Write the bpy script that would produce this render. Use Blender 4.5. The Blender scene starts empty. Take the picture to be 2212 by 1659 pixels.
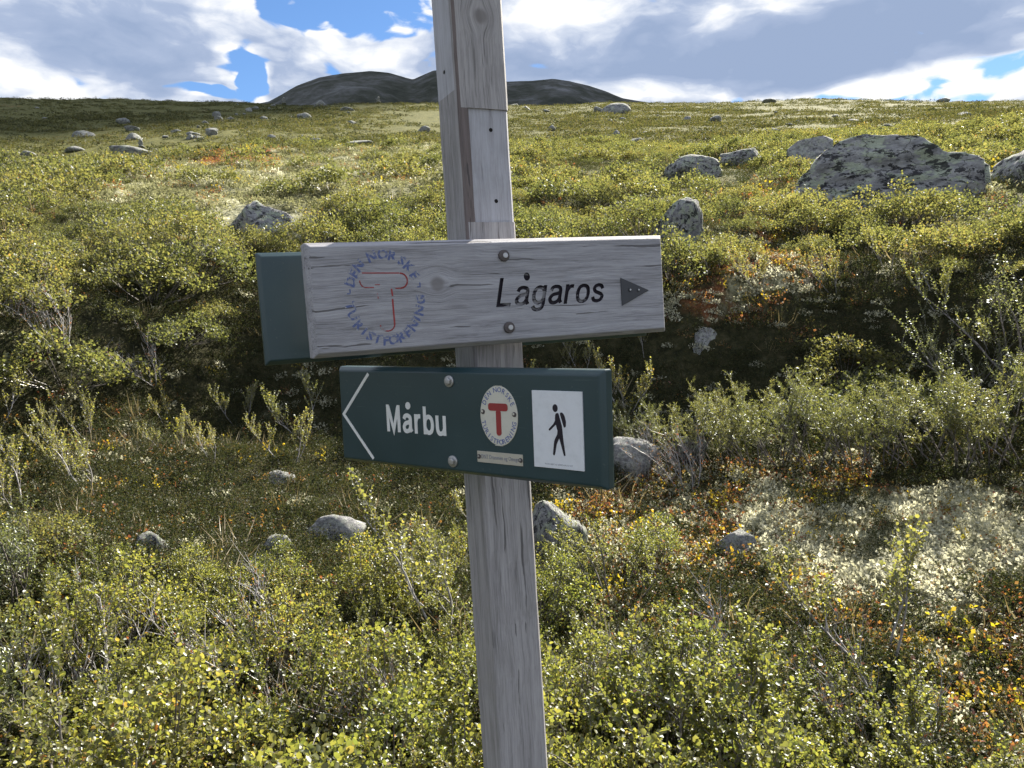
import bpy, bmesh, math, random
import numpy as np
from mathutils import Matrix, Vector, noise as mnoise
from mathutils.geometry import tessellate_polygon

sc = bpy.context.scene
COL = sc.collection
rad = math.radians

# ------------------------------------------------------------------ camera
PITCH = rad(-5.0)
CAMZ = 1.6
cam_d = bpy.data.cameras.new('camera')
cam = bpy.data.objects.new('camera', cam_d)
COL.objects.link(cam)
cam.location = (0, 0, CAMZ)
cam.rotation_euler = (rad(90) + PITCH, 0, 0)
cam_d.sensor_width = 36.0
cam_d.lens = 36.0 * 3029.0 / 4032.0
cam_d.clip_start = 0.05
cam_d.clip_end = 6000
sc.camera = cam

# ------------------------------------------------------------------ light
SUN_EL, SUN_AZ = rad(38.0), rad(33.0)        # azimuth measured from +Y towards +X
SUN_DIR = Vector((math.sin(SUN_AZ) * math.cos(SUN_EL), math.cos(SUN_AZ) * math.cos(SUN_EL), math.sin(SUN_EL)))
sl = bpy.data.lights.new('sun', 'SUN')
sl.energy = 5.0
sl.angle = rad(0.53)
sl.color = (1.0, 0.93, 0.80)
sun = bpy.data.objects.new('sun', sl)
COL.objects.link(sun)
sun.rotation_euler = (-SUN_DIR).to_track_quat('-Z', 'Y').to_euler()
sun.location = (20, 30, 40)

sc.view_settings.view_transform = 'Standard'
sc.view_settings.look = 'None'
sc.view_settings.gamma = 1.0
sc.view_settings.use_curve_mapping = False
sc.view_settings.exposure = 1.78

cy = sc.cycles
cy.max_bounces = 5
cy.diffuse_bounces = 3
cy.glossy_bounces = 2
cy.transmission_bounces = 3
cy.transparent_max_bounces = 4
cy.adaptive_threshold = 0.02
cy.caustics_reflective = False
cy.caustics_refractive = False


def pixdir(x, y):
    """direction of a picture point (2212 x 1659 frame) in the world"""
    dx, dy = (x - 1106.0) / 1661.8, -(y - 829.5) / 1661.8
    c, s = math.cos(PITCH), math.sin(PITCH)
    return np.array([dx, c - dy * s, s + dy * c])


# ------------------------------------------------------------------ node helper
class NT:
    def __init__(self, tree):
        self.t = tree
        self.t.nodes.clear()

    def n(self, kind, **kw):
        nd = self.t.nodes.new(kind)
        ins = kw.pop('ins', {})
        for k, v in kw.items():
            setattr(nd, k, v)
        for k, v in ins.items():
            self.set(nd.inputs[k], v)
        return nd

    def set(self, sock, v):
        if isinstance(v, bpy.types.NodeSocket):
            self.t.links.new(v, sock)
        elif isinstance(v, bpy.types.Node):
            self.t.links.new(v.outputs[0], sock)
        else:
            if sock.type == 'RGBA' and len(v) == 3:
                v = (*v, 1)
            sock.default_value = v

    def math(self, op, a, b=None, c=None, clamp=False):
        nd = self.n('ShaderNodeMath', operation=op, use_clamp=clamp)
        self.set(nd.inputs[0], a)
        if b is not None: self.set(nd.inputs[1], b)
        if c is not None: self.set(nd.inputs[2], c)
        return nd.outputs[0]

    def vmath(self, op, a, b=None, out=0):
        nd = self.n('ShaderNodeVectorMath', operation=op)
        self.set(nd.inputs[0], a)
        if b is not None: self.set(nd.inputs[1], b)
        return nd.outputs[out]

    def noise(self, vec, scale, detail=4, rough=.55, dist=0.0, out='Fac', w=None):
        nd = self.n('ShaderNodeTexNoise')
        if w is not None:
            nd.noise_dimensions = '4D'
            nd.inputs['W'].default_value = w
        if vec is not None: self.set(nd.inputs['Vector'], vec)
        nd.inputs['Scale'].default_value = scale
        nd.inputs['Detail'].default_value = detail
        nd.inputs['Roughness'].default_value = rough
        nd.inputs['Distortion'].default_value = dist
        return nd.outputs[out]

    def ramp(self, fac, stops, interp='LINEAR'):
        nd = self.n('ShaderNodeValToRGB')
        cr = nd.color_ramp
        cr.interpolation = interp
        while len(cr.elements) < len(stops): cr.elements.new(0.5)
        for e, (p, c) in zip(cr.elements, stops):
            e.position = p
            e.color = (*c, 1) if not isinstance(c, (int, float)) else (c, c, c, 1)
        self.set(nd.inputs['Fac'], fac)
        return nd.outputs['Color']

    def step(self, v, lo, hi):
        nd = self.n('ShaderNodeMapRange', interpolation_type='SMOOTHSTEP')
        self.set(nd.inputs['Value'], v)
        nd.inputs['From Min'].default_value = lo
        nd.inputs['From Max'].default_value = hi
        return nd.outputs['Result']

    def mix(self, f, a, b, mode='MIX'):
        nd = self.n('ShaderNodeMix', data_type='RGBA', blend_type=mode)
        self.set(nd.inputs['Factor'], f)
        self.set(nd.inputs[6], a)
        self.set(nd.inputs[7], b)
        return nd.outputs[2]

    def mapping(self, vec, scale=(1, 1, 1), loc=(0, 0, 0), rot=(0, 0, 0)):
        nd = self.n('ShaderNodeMapping')
        self.set(nd.inputs['Vector'], vec)
        nd.inputs['Scale'].default_value = scale
        nd.inputs['Location'].default_value = loc
        nd.inputs['Rotation'].default_value = rot
        return nd.outputs[0]

    def bump(self, h, strength=.5, dist=.01):
        nd = self.n('ShaderNodeBump')
        nd.inputs['Strength'].default_value = strength
        nd.inputs['Distance'].default_value = dist
        self.set(nd.inputs['Height'], h)
        return nd.outputs[0]

    def pbsdf(self, col, rough=.8, spec=.3, metal=0.0, normal=None):
        p = self.n('ShaderNodeBsdfPrincipled')
        self.set(p.inputs['Base Color'], col)
        self.set(p.inputs['Roughness'], rough)
        p.inputs['Specular IOR Level'].default_value = spec
        p.inputs['Metallic'].default_value = metal
        if normal is not None: self.set(p.inputs['Normal'], normal)
        return p.outputs[0]

    def out(self, sh):
        o = self.n('ShaderNodeOutputMaterial')
        self.set(o.inputs['Surface'], sh)


def newmat(name):
    m = bpy.data.materials.new(name)
    m.use_nodes = True
    return m, NT(m.node_tree)


# ------------------------------------------------------------------ sky
def build_world():
    w = bpy.data.worlds.new('World')
    sc.world = w
    w.use_nodes = True
    N = NT(w.node_tree)
    sky = N.n('ShaderNodeTexSky', sky_type='NISHITA', sun_disc=False)
    sky.sun_elevation = SUN_EL
    sky.sun_rotation = SUN_AZ
    sky.altitude = 1100
    sky.air_density = 1.0
    sky.dust_density = 0.2
    sky.ozone_density = 2.0
    bsky = N.n('ShaderNodeBackground', ins={'Color': N.mix(1.0, sky.outputs[0], (0.62, 0.77, 0.92), 'MULTIPLY'), 'Strength': 0.05})
    tc = N.n('ShaderNodeTexCoord')
    d = tc.outputs['Generated']
    q = N.mapping(d, scale=(1, 1, 2.3))
    warp = N.noise(q, 5.0, 3, .6, out='Color')
    wv = N.vmath('MULTIPLY', N.vmath('SUBTRACT', warp, (.5, .5, .5)), (.12, .12, .12))
    q2 = N.vmath('ADD', q, wv)
    dw = N.vmath('ADD', d, N.vmath('MULTIPLY', wv, (.9, .9, .35)))
    fine = N.noise(q2, 6.0, 8, .62)
    puff = N.n('ShaderNodeTexVoronoi', feature='SMOOTH_F1')
    N.set(puff.inputs['Vector'], q2)
    puff.inputs['Scale'].default_value = 13.0
    puff.inputs['Detail'].default_value = 2.0
    puff.inputs['Roughness'].default_value = .55
    puff.inputs['Smoothness'].default_value = .35
    pf = N.math('SUBTRACT', .42, puff.outputs['Distance'])
    base = N.math('ADD', N.math('MULTIPLY', fine, 1.5), N.math('MULTIPLY', pf, .75))
    dens = N.math("SUBTRACT", base, 0.03)

    def blobs(val, lst):
        # where the clouds of this afternoon stand: (picture point, width, height, weight)
        for (x, y, wx, wy, wt) in lst:
            v = pixdir(x, y); v = v / np.linalg.norm(v)
            dd = N.vmath('SUBTRACT', dw, tuple(v))
            ddd = N.vmath('MULTIPLY', dd, (1661.8 / wx, 1661.8 / wx, 1661.8 / wy))
            k = N.math('SUBTRACT', 1.0, N.vmath('DOT_PRODUCT', ddd, ddd, out=1), clamp=True)
            val = N.math('MULTIPLY_ADD', k, wt, val)
        return val
    dens = blobs(dens, GAPS)
    mask = N.step(dens, -.02, 0.16)
    # thick parts of a cloud standing before the sun are grey-blue, thin edges and the tops of the puffs glow white
    thick = N.math('SUBTRACT', N.math('MULTIPLY', dens, .62), N.math('MULTIPLY', pf, .85))
    edge = N.noise(q2, 17.0, 5, .62)
    thick = N.math('ADD', thick, N.math('MULTIPLY', N.math('SUBTRACT', edge, .5), .55))
    thick = blobs(N.math("SUBTRACT", thick, .40), SHADE)
    ccol = N.ramp(N.math('MULTIPLY', thick, 1.5), [(0.0, (.95, .96, .97)), (.14, (.86, .88, .92)), (.36, (.60, .66, .78)),
                                                     (.62, (.38, .46, .63)), (1.0, (.30, .385, .56))])
    bcl = N.n('ShaderNodeBackground', ins={'Color': ccol, 'Strength': 0.335})
    mx = N.n('ShaderNodeMixShader')
    N.set(mx.inputs[0], mask)
    N.set(mx.inputs[1], bsky)
    N.set(mx.inputs[2], bcl)
    o = N.n('ShaderNodeOutputWorld')
    N.set(o.inputs['Surface'], mx)


GAPS = [(510, 138, 70, 52, -.58), (540, 182, 42, 50, -.56), (690, 15, 140, 50, -.55), (850, 0, 150, 70, -.80), (430, 198, 80, 14, -.45), (1575, 205, 60, 16, -.4), (1700, 60, 650, 140, .26), (1600, 165, 620, 70, .12), (180, 60, 330, 120, .12)]
SHADE = [
    (270, 95, 460, 95, .12), (300, 170, 330, 40, .08), (60, 155, 230, 34, -.20), (810, 110, 190, 60, -.10), (690, 165, 110, 40, .22),
    (1500, 125, 700, 80, .36), (1830, 80, 380, 95, .28), (1650, 40, 190, 70, -.42), (1240, 50, 130, 80, -.26),
    (1400, 186, 260, 30, -.50), (1980, 188, 330, 42, -.62), (2170, 60, 130, 80, -.22),
]
build_world()
sc.world.cycles.sampling_method = 'MANUAL'
sc.world.cycles.sample_map_resolution = 256

# ------------------------------------------------------------------ object helpers
def tag(o, label=None, cat=None, group=None, kind=None):
    if label: o['label'] = label
    if cat: o['category'] = cat
    if group: o['group'] = group
    if kind: o['kind'] = kind
    return o


def empty(name, mat=None):
    o = bpy.data.objects.new(name, None)
    o.empty_display_size = .1
    COL.objects.link(o)
    if mat is not None: o.matrix_world = mat
    return o


def pymesh(name, verts, faces, mats=(), smooth=False, rnd=None):
    me = bpy.data.meshes.new(name)
    verts = np.asarray(verts, dtype=np.float32).reshape(-1, 3)
    if isinstance(faces, np.ndarray):
        k = faces.shape[1]; nf = faces.shape[0]
        me.vertices.add(len(verts)); me.vertices.foreach_set('co', verts.ravel())
        me.loops.add(nf * k); me.loops.foreach_set('vertex_index', faces.astype(np.int32).ravel())
        me.polygons.add(nf)
        me.polygons.foreach_set('loop_start', np.arange(0, nf * k, k, dtype=np.int32))
        me.update(calc_edges=True)
    else:
        me.from_pydata(verts.tolist(), [], faces)
        me.update()
    if smooth:
        me.polygons.foreach_set('use_smooth', np.ones(len(me.polygons), dtype=bool))
    if rnd is not None:
        a = me.attributes.new('rnd', 'FLOAT', 'FACE')
        a.data.foreach_set('value', np.asarray(rnd, dtype=np.float32))
    for m in mats: me.materials.append(m)
    return me


def obj(name, me, parent=None, mat=None):
    o = bpy.data.objects.new(name, me)
    COL.objects.link(o)
    if parent is not None: o.parent = parent
    if mat is not None: o.matrix_local = mat
    return o


# ------------------------------------------------------------------ terrain heights
NEAR = [(1200, 4.8), (1100, 5.7), (1000, 6.85), (930, 7.5), (800, 7.95), (700, 8.3), (640, 8.7), (590, 9.5), (500, 12.0)]      # left: hollow and bank
NEARR = [(1200, 4.75), (1100, 5.4), (1000, 6.2), (900, 7.15), (850, 7.6), (760, 7.9), (660, 8.2), (590, 8.6), (550, 9.4), (490, 11.8)]    # right: steeper bank
COLS = {
    -300: NEAR + [(430, 15), (398, 21), (388, 27), (396, 38), (352, 60), (310, 85), (270, 130), (240, 190), (222, 260), (235, 340), (262, 600)],
    0: NEAR + [(430, 15), (394, 21), (380, 27), (388, 38), (346, 60), (305, 85), (262, 130), (232, 190), (214, 260), (225, 340), (262, 600)],
    270: NEAR + [(430, 14.5), (384, 21), (365, 27), (372, 38), (338, 55), (295, 80), (258, 125), (228, 190), (213, 260), (225, 340), (262, 600)],
    500: NEAR + [(430, 14), (362, 20), (328, 27), (332, 36), (308, 50), (272, 85), (244, 130), (225, 190), (217, 250), (228, 340), (262, 600)],
    760: NEAR + [(430, 14), (360, 20), (318, 27), (314, 38), (290, 58), (258, 95), (233, 130), (222, 160), (232, 210), (240, 300), (262, 600)],
    950: NEAR + [(430, 14.2), (362, 20), (324, 27), (308, 40), (285, 60), (255, 98), (232, 130), (220, 165), (230, 210), (240, 300), (262, 600)],
    1300: NEARR + [(430, 14.5), (366, 20), (330, 28), (290, 44), (254, 78), (238, 120), (226, 170), (221, 230), (232, 300), (262, 600)],
    1750: NEARR + [(430, 13.5), (366, 19), (328, 27), (292, 42), (256, 78), (237, 120), (224, 180), (216, 250), (228, 330), (262, 600)],
    2212: NEARR + [(430, 12.5), (350, 16), (296, 21), (272, 32), (255, 62), (238, 110), (227, 180), (220, 250), (232, 330), (262, 600)],
    2600: NEARR + [(430, 12.0), (340, 15.5), (285, 20), (265, 32), (250, 62), (236, 110), (227, 180), (222, 250), (235, 330), (262, 600)],
}
RR = np.exp(np.linspace(math.log(.25), math.log(900.0), 420))
prof_az, prof = [], []
for cxp, pts in COLS.items():
    rs, zs = [0, 2.6, 3.3, 3.9], [0, 0, 0.02, .06]
    for (yp, r) in pts:
        d = pixdir(cxp, yp)
        rs.append(r); zs.append(CAMZ + r * d[2] / math.hypot(d[0], d[1]))
    d0 = pixdir(cxp, 600)
    prof_az.append(math.atan2(d0[0], d0[1]))
    rs.append(900); zs.append(zs[-1] * 1.3)
    z = np.interp(RR, rs, zs)
    k = np.exp(-0.5 * (np.arange(-9, 10) / 1.7) ** 2); k /= k.sum()
    zp = np.pad(z, 9, mode='edge')
    prof.append(np.convolve(zp, k, 'valid'))
prof_az = np.array(prof_az); prof = np.array(prof)
AZ = np.unique(np.concatenate([np.linspace(-180, -50, 40), np.linspace(-50, 50, 401), np.linspace(50, 180, 40)])) * math.pi / 180


def smooth01(t):
    t = np.clip(t, 0, 1)
    return t * t * (3 - 2 * t)


def fbm(x, y, s, oc=4, seed=0.0):
    return mnoise.fractal(Vector((x * s, y * s, seed)), 0.9, 2.1, oc, noise_basis='PERLIN_ORIGINAL')


GZ = np.zeros((len(AZ), len(RR)))
for i, a in enumerate(AZ):
    aa = min(max(a, prof_az[0]), prof_az[-1])
    j = int(np.clip(np.searchsorted(prof_az, aa) - 1, 0, len(prof_az) - 2))
    t = (aa - prof_az[j]) / (prof_az[j + 1] - prof_az[j])
    z = prof[j] * (1 - t) + prof[j + 1] * t
    w = smooth01((abs(a) - rad(50)) / rad(60))
    z = z * (1 - w) + (-0.10 * RR) * w
    # the foot and brow of the bank wander in and out
    wr = np.array([r * (1 + .07 * fbm(r * math.sin(a), r * math.cos(a), .55, 2, 17.0)) if 5 < r < 13 else r for r in RR])
    GZ[i] = np.interp(wr, RR, z)
for i, a in enumerate(AZ):
    ca, sa = math.cos(a), math.sin(a)
    front = abs(a) < rad(55)
    for k_, r in enumerate(RR):
        x, y = r * sa, r * ca
        if not front and k_ % 1: continue
        amp = min(1.0, max(0.0, (r - 2.5) / 4))
        h = .075 * amp * fbm(x, y, 1.1, 3, 1.7)
        h += .15 * amp * fbm(x, y, .42, 2, 9.1) * min(1, r / 8)
        h += .012 * r ** .9 * fbm(x, y, 3.0 / (r + 4), 3, 4.2) * min(1, r / 25)
        if r < 60: h += .022 * fbm(x, y, 4.2, 2, 3.3)
        GZ[i, k_] += h
LRR = np.log(RR)


def gz(x, y):
    r = math.hypot(x, y); a = math.atan2(x, y)
    fi = np.searchsorted(AZ, a) - 1
    fi = int(np.clip(fi, 0, len(AZ) - 2)); ta = (a - AZ[fi]) / (AZ[fi + 1] - AZ[fi])
    fr = (math.log(max(r, .2501)) - LRR[0]) / (LRR[1] - LRR[0])
    kr = int(np.clip(math.floor(fr), 0, len(RR) - 2)); tr = fr - kr
    return ((GZ[fi, kr] * (1 - tr) + GZ[fi, kr + 1] * tr) * (1 - ta) + (GZ[fi + 1, kr] * (1 - tr) + GZ[fi + 1, kr + 1] * tr) * ta)


def gnormal(x, y):
    e = .02 * math.hypot(x, y) + .05
    n = Vector((gz(x - e, y) - gz(x + e, y), gz(x, y - e) - gz(x, y + e), 2 * e))
    return n.normalized()


def hit(px, py, rmin=3.0):
    """where the line of sight through a picture point meets the ground"""
    d = pixdir(px, py)
    hh = math.hypot(d[0], d[1])
    for r in np.exp(np.linspace(math.log(rmin), math.log(420), 700)):
        t = r / hh
        z = CAMZ + d[2] * t
        if z <= gz(d[0] * t, d[1] * t):
            return Vector((d[0] * t, d[1] * t, gz(d[0] * t, d[1] * t))), r
    t = 230 / hh
    return Vector((d[0] * t, d[1] * t, gz(d[0] * t, d[1] * t))), 230.0


def topix(x, y, z):
    c, s = math.cos(PITCH), math.sin(PITCH)
    zc = z - CAMZ
    f = y * c + zc * s
    u = -y * s + zc * c
    if f <= .01: return (-9999, -9999)
    return 1106 + 1661.8 * x / f, 829.5 - 1661.8 * u / f


# vegetation map: what grows on the ground, 100 x 50 picture units a cell, first row 300
VEG = """
yylllllllllbyyybbyyyyy
yyllllllllyyyyybbbbbyy
yylllllllbyBBBBbobbbll
yyyylllbyyBBBBBbobbbll
BBBblbbbBBBBBBBbobbbhy
BBBBbhhBBBBBBBBooobbyy
BBBBBbbBBBBBBBoolobbyy
BBBBBBBbhhBBBBooohbbbB
BBBBBhhbhhbbbbhohhbhhb
BBBhhhhhbhbbbhhhhhhhhb
bBbhhhhbbbbbbhhhhbyyhb
bbbbhhhhbbbbbbhhhyyyhb
bbhbhbbhhhhbbbbhjjjjjw
bbbhbbhhbhhbbbbjjjjjjj
bhhbhhbhhhhhhoooooohhh
bbhhbhhhhhhhoooolollll
bhhhhhhhhhhooooolllllll
Bbhhhhhhhhhhoooollllll
BBBbhhhhhbbbhooohlllll
BBBBBBbhhhhhhohhholllh
BBBBBBBBBhhhhohhhhohlo
BBBBBBBBBBBBhhohhhhoho
BBBBBBBBBBBBBbbhhhhhoo
BBBBBBBBBBBBBBBbbhhhoh
BBBBBBBBBBBBBBBBBbhhoo
BBBBBBBBBBBBBBBBBBbhoo
BBBBBBBBBBBBBBBBBBBBbo
""".split()


def veg(px, py):
    if py < 300: return 'f'
    r = min(int((py - 300) // 50), len(VEG) - 1)
    row = VEG[r]
    c = int(min(max(px // 100, 0), len(row) - 1))
    return row[c]


# ------------------------------------------------------------------ ground
def mat_ground():
    m, N = newmat('ground_heath')
    g = N.n('ShaderNodeNewGeometry')
    p = g.outputs['Position']
    n1 = N.noise(p, 1.3, 6, .6)
    n2 = N.noise(p, 11.0, 6, .65)
    n3 = N.noise(p, .23, 5, .6, w=2.0)
    at = N.n('ShaderNodeAttribute', attribute_name='cover')
    sep = N.n('ShaderNodeSeparateColor', ins={'Color': at.outputs['Color']})
    dark = N.ramp(n2, [(.3, (.014, .015, .009)), (.5, (.034, .034, .016)), (.62, (.055, .050, .026)), (.75, (.085, .085, .055))])
    moor = N.ramp(N.math('ADD', N.math('MULTIPLY', n2, .5), N.math('MULTIPLY', n1, .55)),
                  [(.36, (.030, .036, .013)), (.48, (.085, .088, .026)), (.58, (.120, .116, .038)), (.72, (.155, .142, .055))])
    lich = N.ramp(n2, [(.32, (.16, .15, .085)), (.5, (.36, .35, .22)), (.7, (.50, .49, .36))])
    red = N.ramp(n2, [(.3, (.08, .03, .015)), (.55, (.25, .085, .04)), (.75, (.33, .16, .07))])
    col = N.mix(sep.outputs['Blue'], dark, moor)
    col = N.mix(N.step(N.math('ADD', sep.outputs['Red'], N.math('MULTIPLY', N.math('SUBTRACT', n1, .5), 1.2)), .35, .65), col, lich)
    col = N.mix(N.step(N.math('ADD', sep.outputs['Green'], N.math('MULTIPLY', N.math('SUBTRACT', n1, .5), 1.0)), .4, .7), col, red)
    b = N.bump(N.math('ADD', n2, N.math('MULTIPLY', n1, 1.0)), .9, .06)
    N.out(N.pbsdf(col, .95, .1, normal=b))
    return m


def build_ground():
    na, nr = len(AZ), len(RR)
    R, A = np.meshgrid(RR, AZ)
    V = np.stack([R * np.sin(A), R * np.cos(A), GZ], -1).reshape(-1, 3)
    idx = np.arange(na * nr).reshape(na, nr)
    # AZ runs -180..180: last column coincides with the first
    F = np.stack([idx[:-1, :-1], idx[:-1, 1:], idx[1:, 1:], idx[1:, :-1]], -1).reshape(-1, 4)
    F = F[:, ::-1].copy()
    me = pymesh('ground', V, F, [mat_ground()], smooth=True)
    cov = np.zeros((na * nr, 4), dtype=np.float32); cov[:, 3] = 1
    for i in range(na * nr):
        x, y, z = V[i]
        r = math.hypot(x, y)
        cov[i, 2] = min(1, max(0, (r - 10) / 8))
        if y > 0 and 2.5 < r < 40 and abs(math.atan2(x, y)) < .8:
            px, py = topix(x, y, z)
            px += 45 * fbm(x, y, .9, 3, 7.7); py += 24 * fbm(x, y, .8, 3, 2.2)
            for (jx, jy) in ((-40, -16), (40, -16), (0, 0), (-40, 16), (40, 16)):
                c = veg(min(max(px + jx, 0), 2199), py + jy)
                if c == 'l': cov[i, 0] += .14 if r < 11 else .10
                elif c == 'o': cov[i, 1] += .09; cov[i, 0] += .05
                elif c in 'hb': cov[i, 0] += .04
            if 430 < px < 600 and 332 < py < 352: cov[i, 1] = 1.0
        elif r >= 40:
            cov[i, 0] = -.5 + .3 * max(0, fbm(x, y, .05, 3, 5.5))
            cov[i, 1] = max(0, fbm(x, y, .035, 3, 8.5)) * .5
    at = me.attributes.new('cover', 'FLOAT_COLOR', 'POINT')
    at.data.foreach_set('color', cov.ravel())
    o = obj('ground', me)
    tag(o, kind='structure')


build_ground()


# ------------------------------------------------------------------ mountain
def mat_mountain():
    m, N = newmat('mountain_rock')
    g = N.n('ShaderNodeNewGeometry')
    p = g.outputs['Position']
    a = N.noise(p, .022, 5, .6)
    b = N.noise(N.mapping(p, scale=(1, 1, 1.3)), .06, 6, .66)
    col = N.ramp(N.math('ADD', N.math('MULTIPLY', a, .5), N.math('MULTIPLY', b, .5)),
                 [(.38, (.030, .035, .027)), (.47, (.052, .056, .046)), (.54, (.085, .088, .084)), (.64, (.16, .165, .17))])
    N.out(N.pbsdf(col, .95, .1, normal=N.bump(b, 1.0, 3.0)))
    return m


def build_mountain():
    sil = [(430, 235), (540, 226), (580, 219), (610, 203), (640, 186), (690, 167), (740, 158), (800, 153), (840, 157), (875, 167), (892, 171),
           (912, 162), (935, 152), (975, 148), (1020, 158), (1060, 174), (1096, 176), (1150, 174), (1195, 170), (1230, 175), (1270, 184), (1310, 197), (1345, 211),
           (1400, 221), (1500, 228), (1620, 240)]
    sx = [s[0] for s in sil]; sy = [s[1] for s in sil]
    nx, nt = 260, 60
    V = []
    for i in range(nx):
        px = 430 + (1620 - 430) * i / (nx - 1)
        py = np.interp(px, sx, sy)
        d = pixdir(px, py); h = math.hypot(d[0], d[1])
        a = math.atan2(d[0], d[1])
        for j in range(nt):
            t = j / (nt - 1)
            r = 430 + t * 480
            rc = 690.0
            et = d[2] / h
            if r < rc:
                u = (rc - r) / 260.0
                k = 1 - u ** 1.6
                z = CAMZ + r * (.175 + (et - .175) * k)
            else:
                u = (r - rc) / 220.0
                k = 1 - u * u
                z = CAMZ + rc * et - 130 * u * u
            x, y = r * math.sin(a), r * math.cos(a)
            am = 16.0 * min(1, k + .15)
            if r < rc + 60:
                z += am * .5 * (fbm(x, y, .018, 5, 3.0)) * min(1.0, abs(u) * 2.2 + .06)
            V.append((x, y, z))
    idx = np.arange(nx * nt).reshape(nx, nt)
    F = np.stack([idx[:-1, :-1], idx[1:, :-1], idx[1:, 1:], idx[:-1, 1:]], -1).reshape(-1, 4)
    o = obj('mountain', pymesh('mountain', V, F, [mat_mountain()], smooth=True))
    tag(o, kind='structure')


build_mountain()

# ------------------------------------------------------------------ unseen clouds added to cast shade on the far slopes
def build_shade_cloud(center_ground, sx, sy, seed):
    """an unseen cloud body added between the sun and the far ground to shade it"""
    bm = bmesh.new()
    bmesh.ops.create_icosphere(bm, subdivisions=4, radius=1.0)
    for v in bm.verts:
        p = v.co.copy()
        k = 1 + .16 * mnoise.fractal(p * 2.0 + Vector((seed, 0, 0)), 1.0, 2.0, 4)
        v.co = Vector((p.x * sx * k, p.y * sy * k, p.z * 26 * k))
    me = bpy.data.meshes.new('shade_cloud')
    bm.to_mesh(me); bm.free()
    me.polygons.foreach_set('use_smooth', np.ones(len(me.polygons), dtype=bool))
    m, N = newmat('shade_cloud_white')
    N.out(N.pbsdf((.9, .9, .9), 1.0, 0.0))
    me.materials.append(m)
    o = obj('shade_cloud', me)
    o.location = Vector(center_ground) + SUN_DIR * 2400
    tag(o, kind='structure')


build_shade_cloud((-138, 128, 25), 98, 165, 1.0)  # out of view, sized to shade the left far hillside
build_shade_cloud((0, 700, 150), 330, 220, 5.0)  # out of view, sized to shade the mountain

# ------------------------------------------------------------------ rocks
def mat_rock(name, tone=1.0, lichen=1.0):
    m, N = newmat(name)
    tc = N.n('ShaderNodeTexCoord')
    oi = N.n('ShaderNodeObjectInfo')
    p = N.vmath('ADD', tc.outputs['Object'], N.vmath('MULTIPLY', oi.outputs['Random'], (37, 17, 5)))
    a = N.noise(p, 7.0, 6, .68)
    b = N.noise(p, 12.0, 6, .68)
    c = N.noise(p, 45.0, 4, .7)
    base = N.ramp(b, [(.3, (.10 * tone, .10 * tone, .105 * tone)), (.5, (.22 * tone, .22 * tone, .225 * tone)), (.7, (.34 * tone, .34 * tone, .33 * tone))])
    pale = N.ramp(c, [(.3, (.24, .28, .21)), (.7, (.46, .50, .38))])
    f1 = N.step(N.math('ADD', a, N.math('MULTIPLY', N.math('SUBTRACT', b, .5), .8)), .50, .56)
    col = N.mix(N.math('MULTIPLY', f1, .85 * lichen), base, pale)
    d = N.noise(p, 11.0, 6, .7, w=None, dist=.2)
    f2 = N.step(N.math('ADD', d, N.math('MULTIPLY', N.math('SUBTRACT', c, .5), .35)), .53, .57)
    col = N.mix(N.math('MULTIPLY', f2, .9 * lichen), col, (.022, .022, .026))
    vor = N.n('ShaderNodeTexVoronoi', feature='DISTANCE_TO_EDGE')
    N.set(vor.inputs['Vector'], N.vmath('ADD', p, N.vmath('MULTIPLY', N.noise(p, 5.0, 3, .6, out='Color'), (.25, .25, .25))))
    vor.inputs['Scale'].default_value = 2.6
    crack = N.math('SUBTRACT', 1.0, N.step(vor.outputs['Distance'], .0, .012))
    col = N.mix(N.math('MULTIPLY', crack, .3), col, (.03, .03, .03))
    h = N.math('SUBTRACT', N.math('ADD', N.math('MULTIPLY', b, .6), N.math('MULTIPLY', c, .4)), N.math('MULTIPLY', crack, .4))
    N.out(N.pbsdf(col, .9, .2, normal=N.bump(h, 1.0, .05)))
    return m


M_ROCK = mat_rock('rock_lichen', 1.3, 1.0)
M_ROCK_PALE = mat_rock('rock_pale', 1.5, .45)
M_ROCK_FAR = mat_rock('rock_far', 1.0, .6)


def rock_mesh(seed, sub, mat, angular=.75, cuts=9):
    rg = random.Random(seed)
    bm = bmesh.new()
    bmesh.ops.create_icosphere(bm, subdivisions=sub, radius=1.0)
    planes = []
    for _ in range(cuts):
        n = Vector((rg.gauss(0, 1), rg.gauss(0, 1), rg.gauss(0, .8))).normalized()
        planes.append((n, rg.uniform(angular - .2, angular + .2)))
    off = Vector((seed * 3.1, seed * 1.7, 0))
    for v in bm.verts:
        p = v.co.copy()
        for n, d in planes:
            e = p.dot(n) - d
            if e > 0: p -= n * e * .98
        p *= 1 + .09 * mnoise.fractal(p * 1.6 + off, 1.0, 2.0, 3) + .05 * mnoise.fractal(p * 5 + off, .8, 2.0, 4)
        v.co = p
    xs = [v.co for v in bm.verts]
    mn = Vector((min(c.x for c in xs), min(c.y for c in xs), min(c.z for c in xs)))
    mx = Vector((max(c.x for c in xs), max(c.y for c in xs), max(c.z for c in xs)))
    for v in bm.verts:
        v.co = Vector(((v.co.x - (mn.x + mx.x) / 2) / (mx.x - mn.x), (v.co.y - (mn.y + mx.y) / 2) / (mx.y - mn.y), (v.co.z - mn.z) / (mx.z - mn.z)))
    me = bpy.data.meshes.new('boulder')
    bm.to_mesh(me); bm.free()
    me.polygons.foreach_set('use_smooth', np.ones(len(me.polygons), dtype=bool))
    me.materials.append(mat)
    return me


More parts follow.
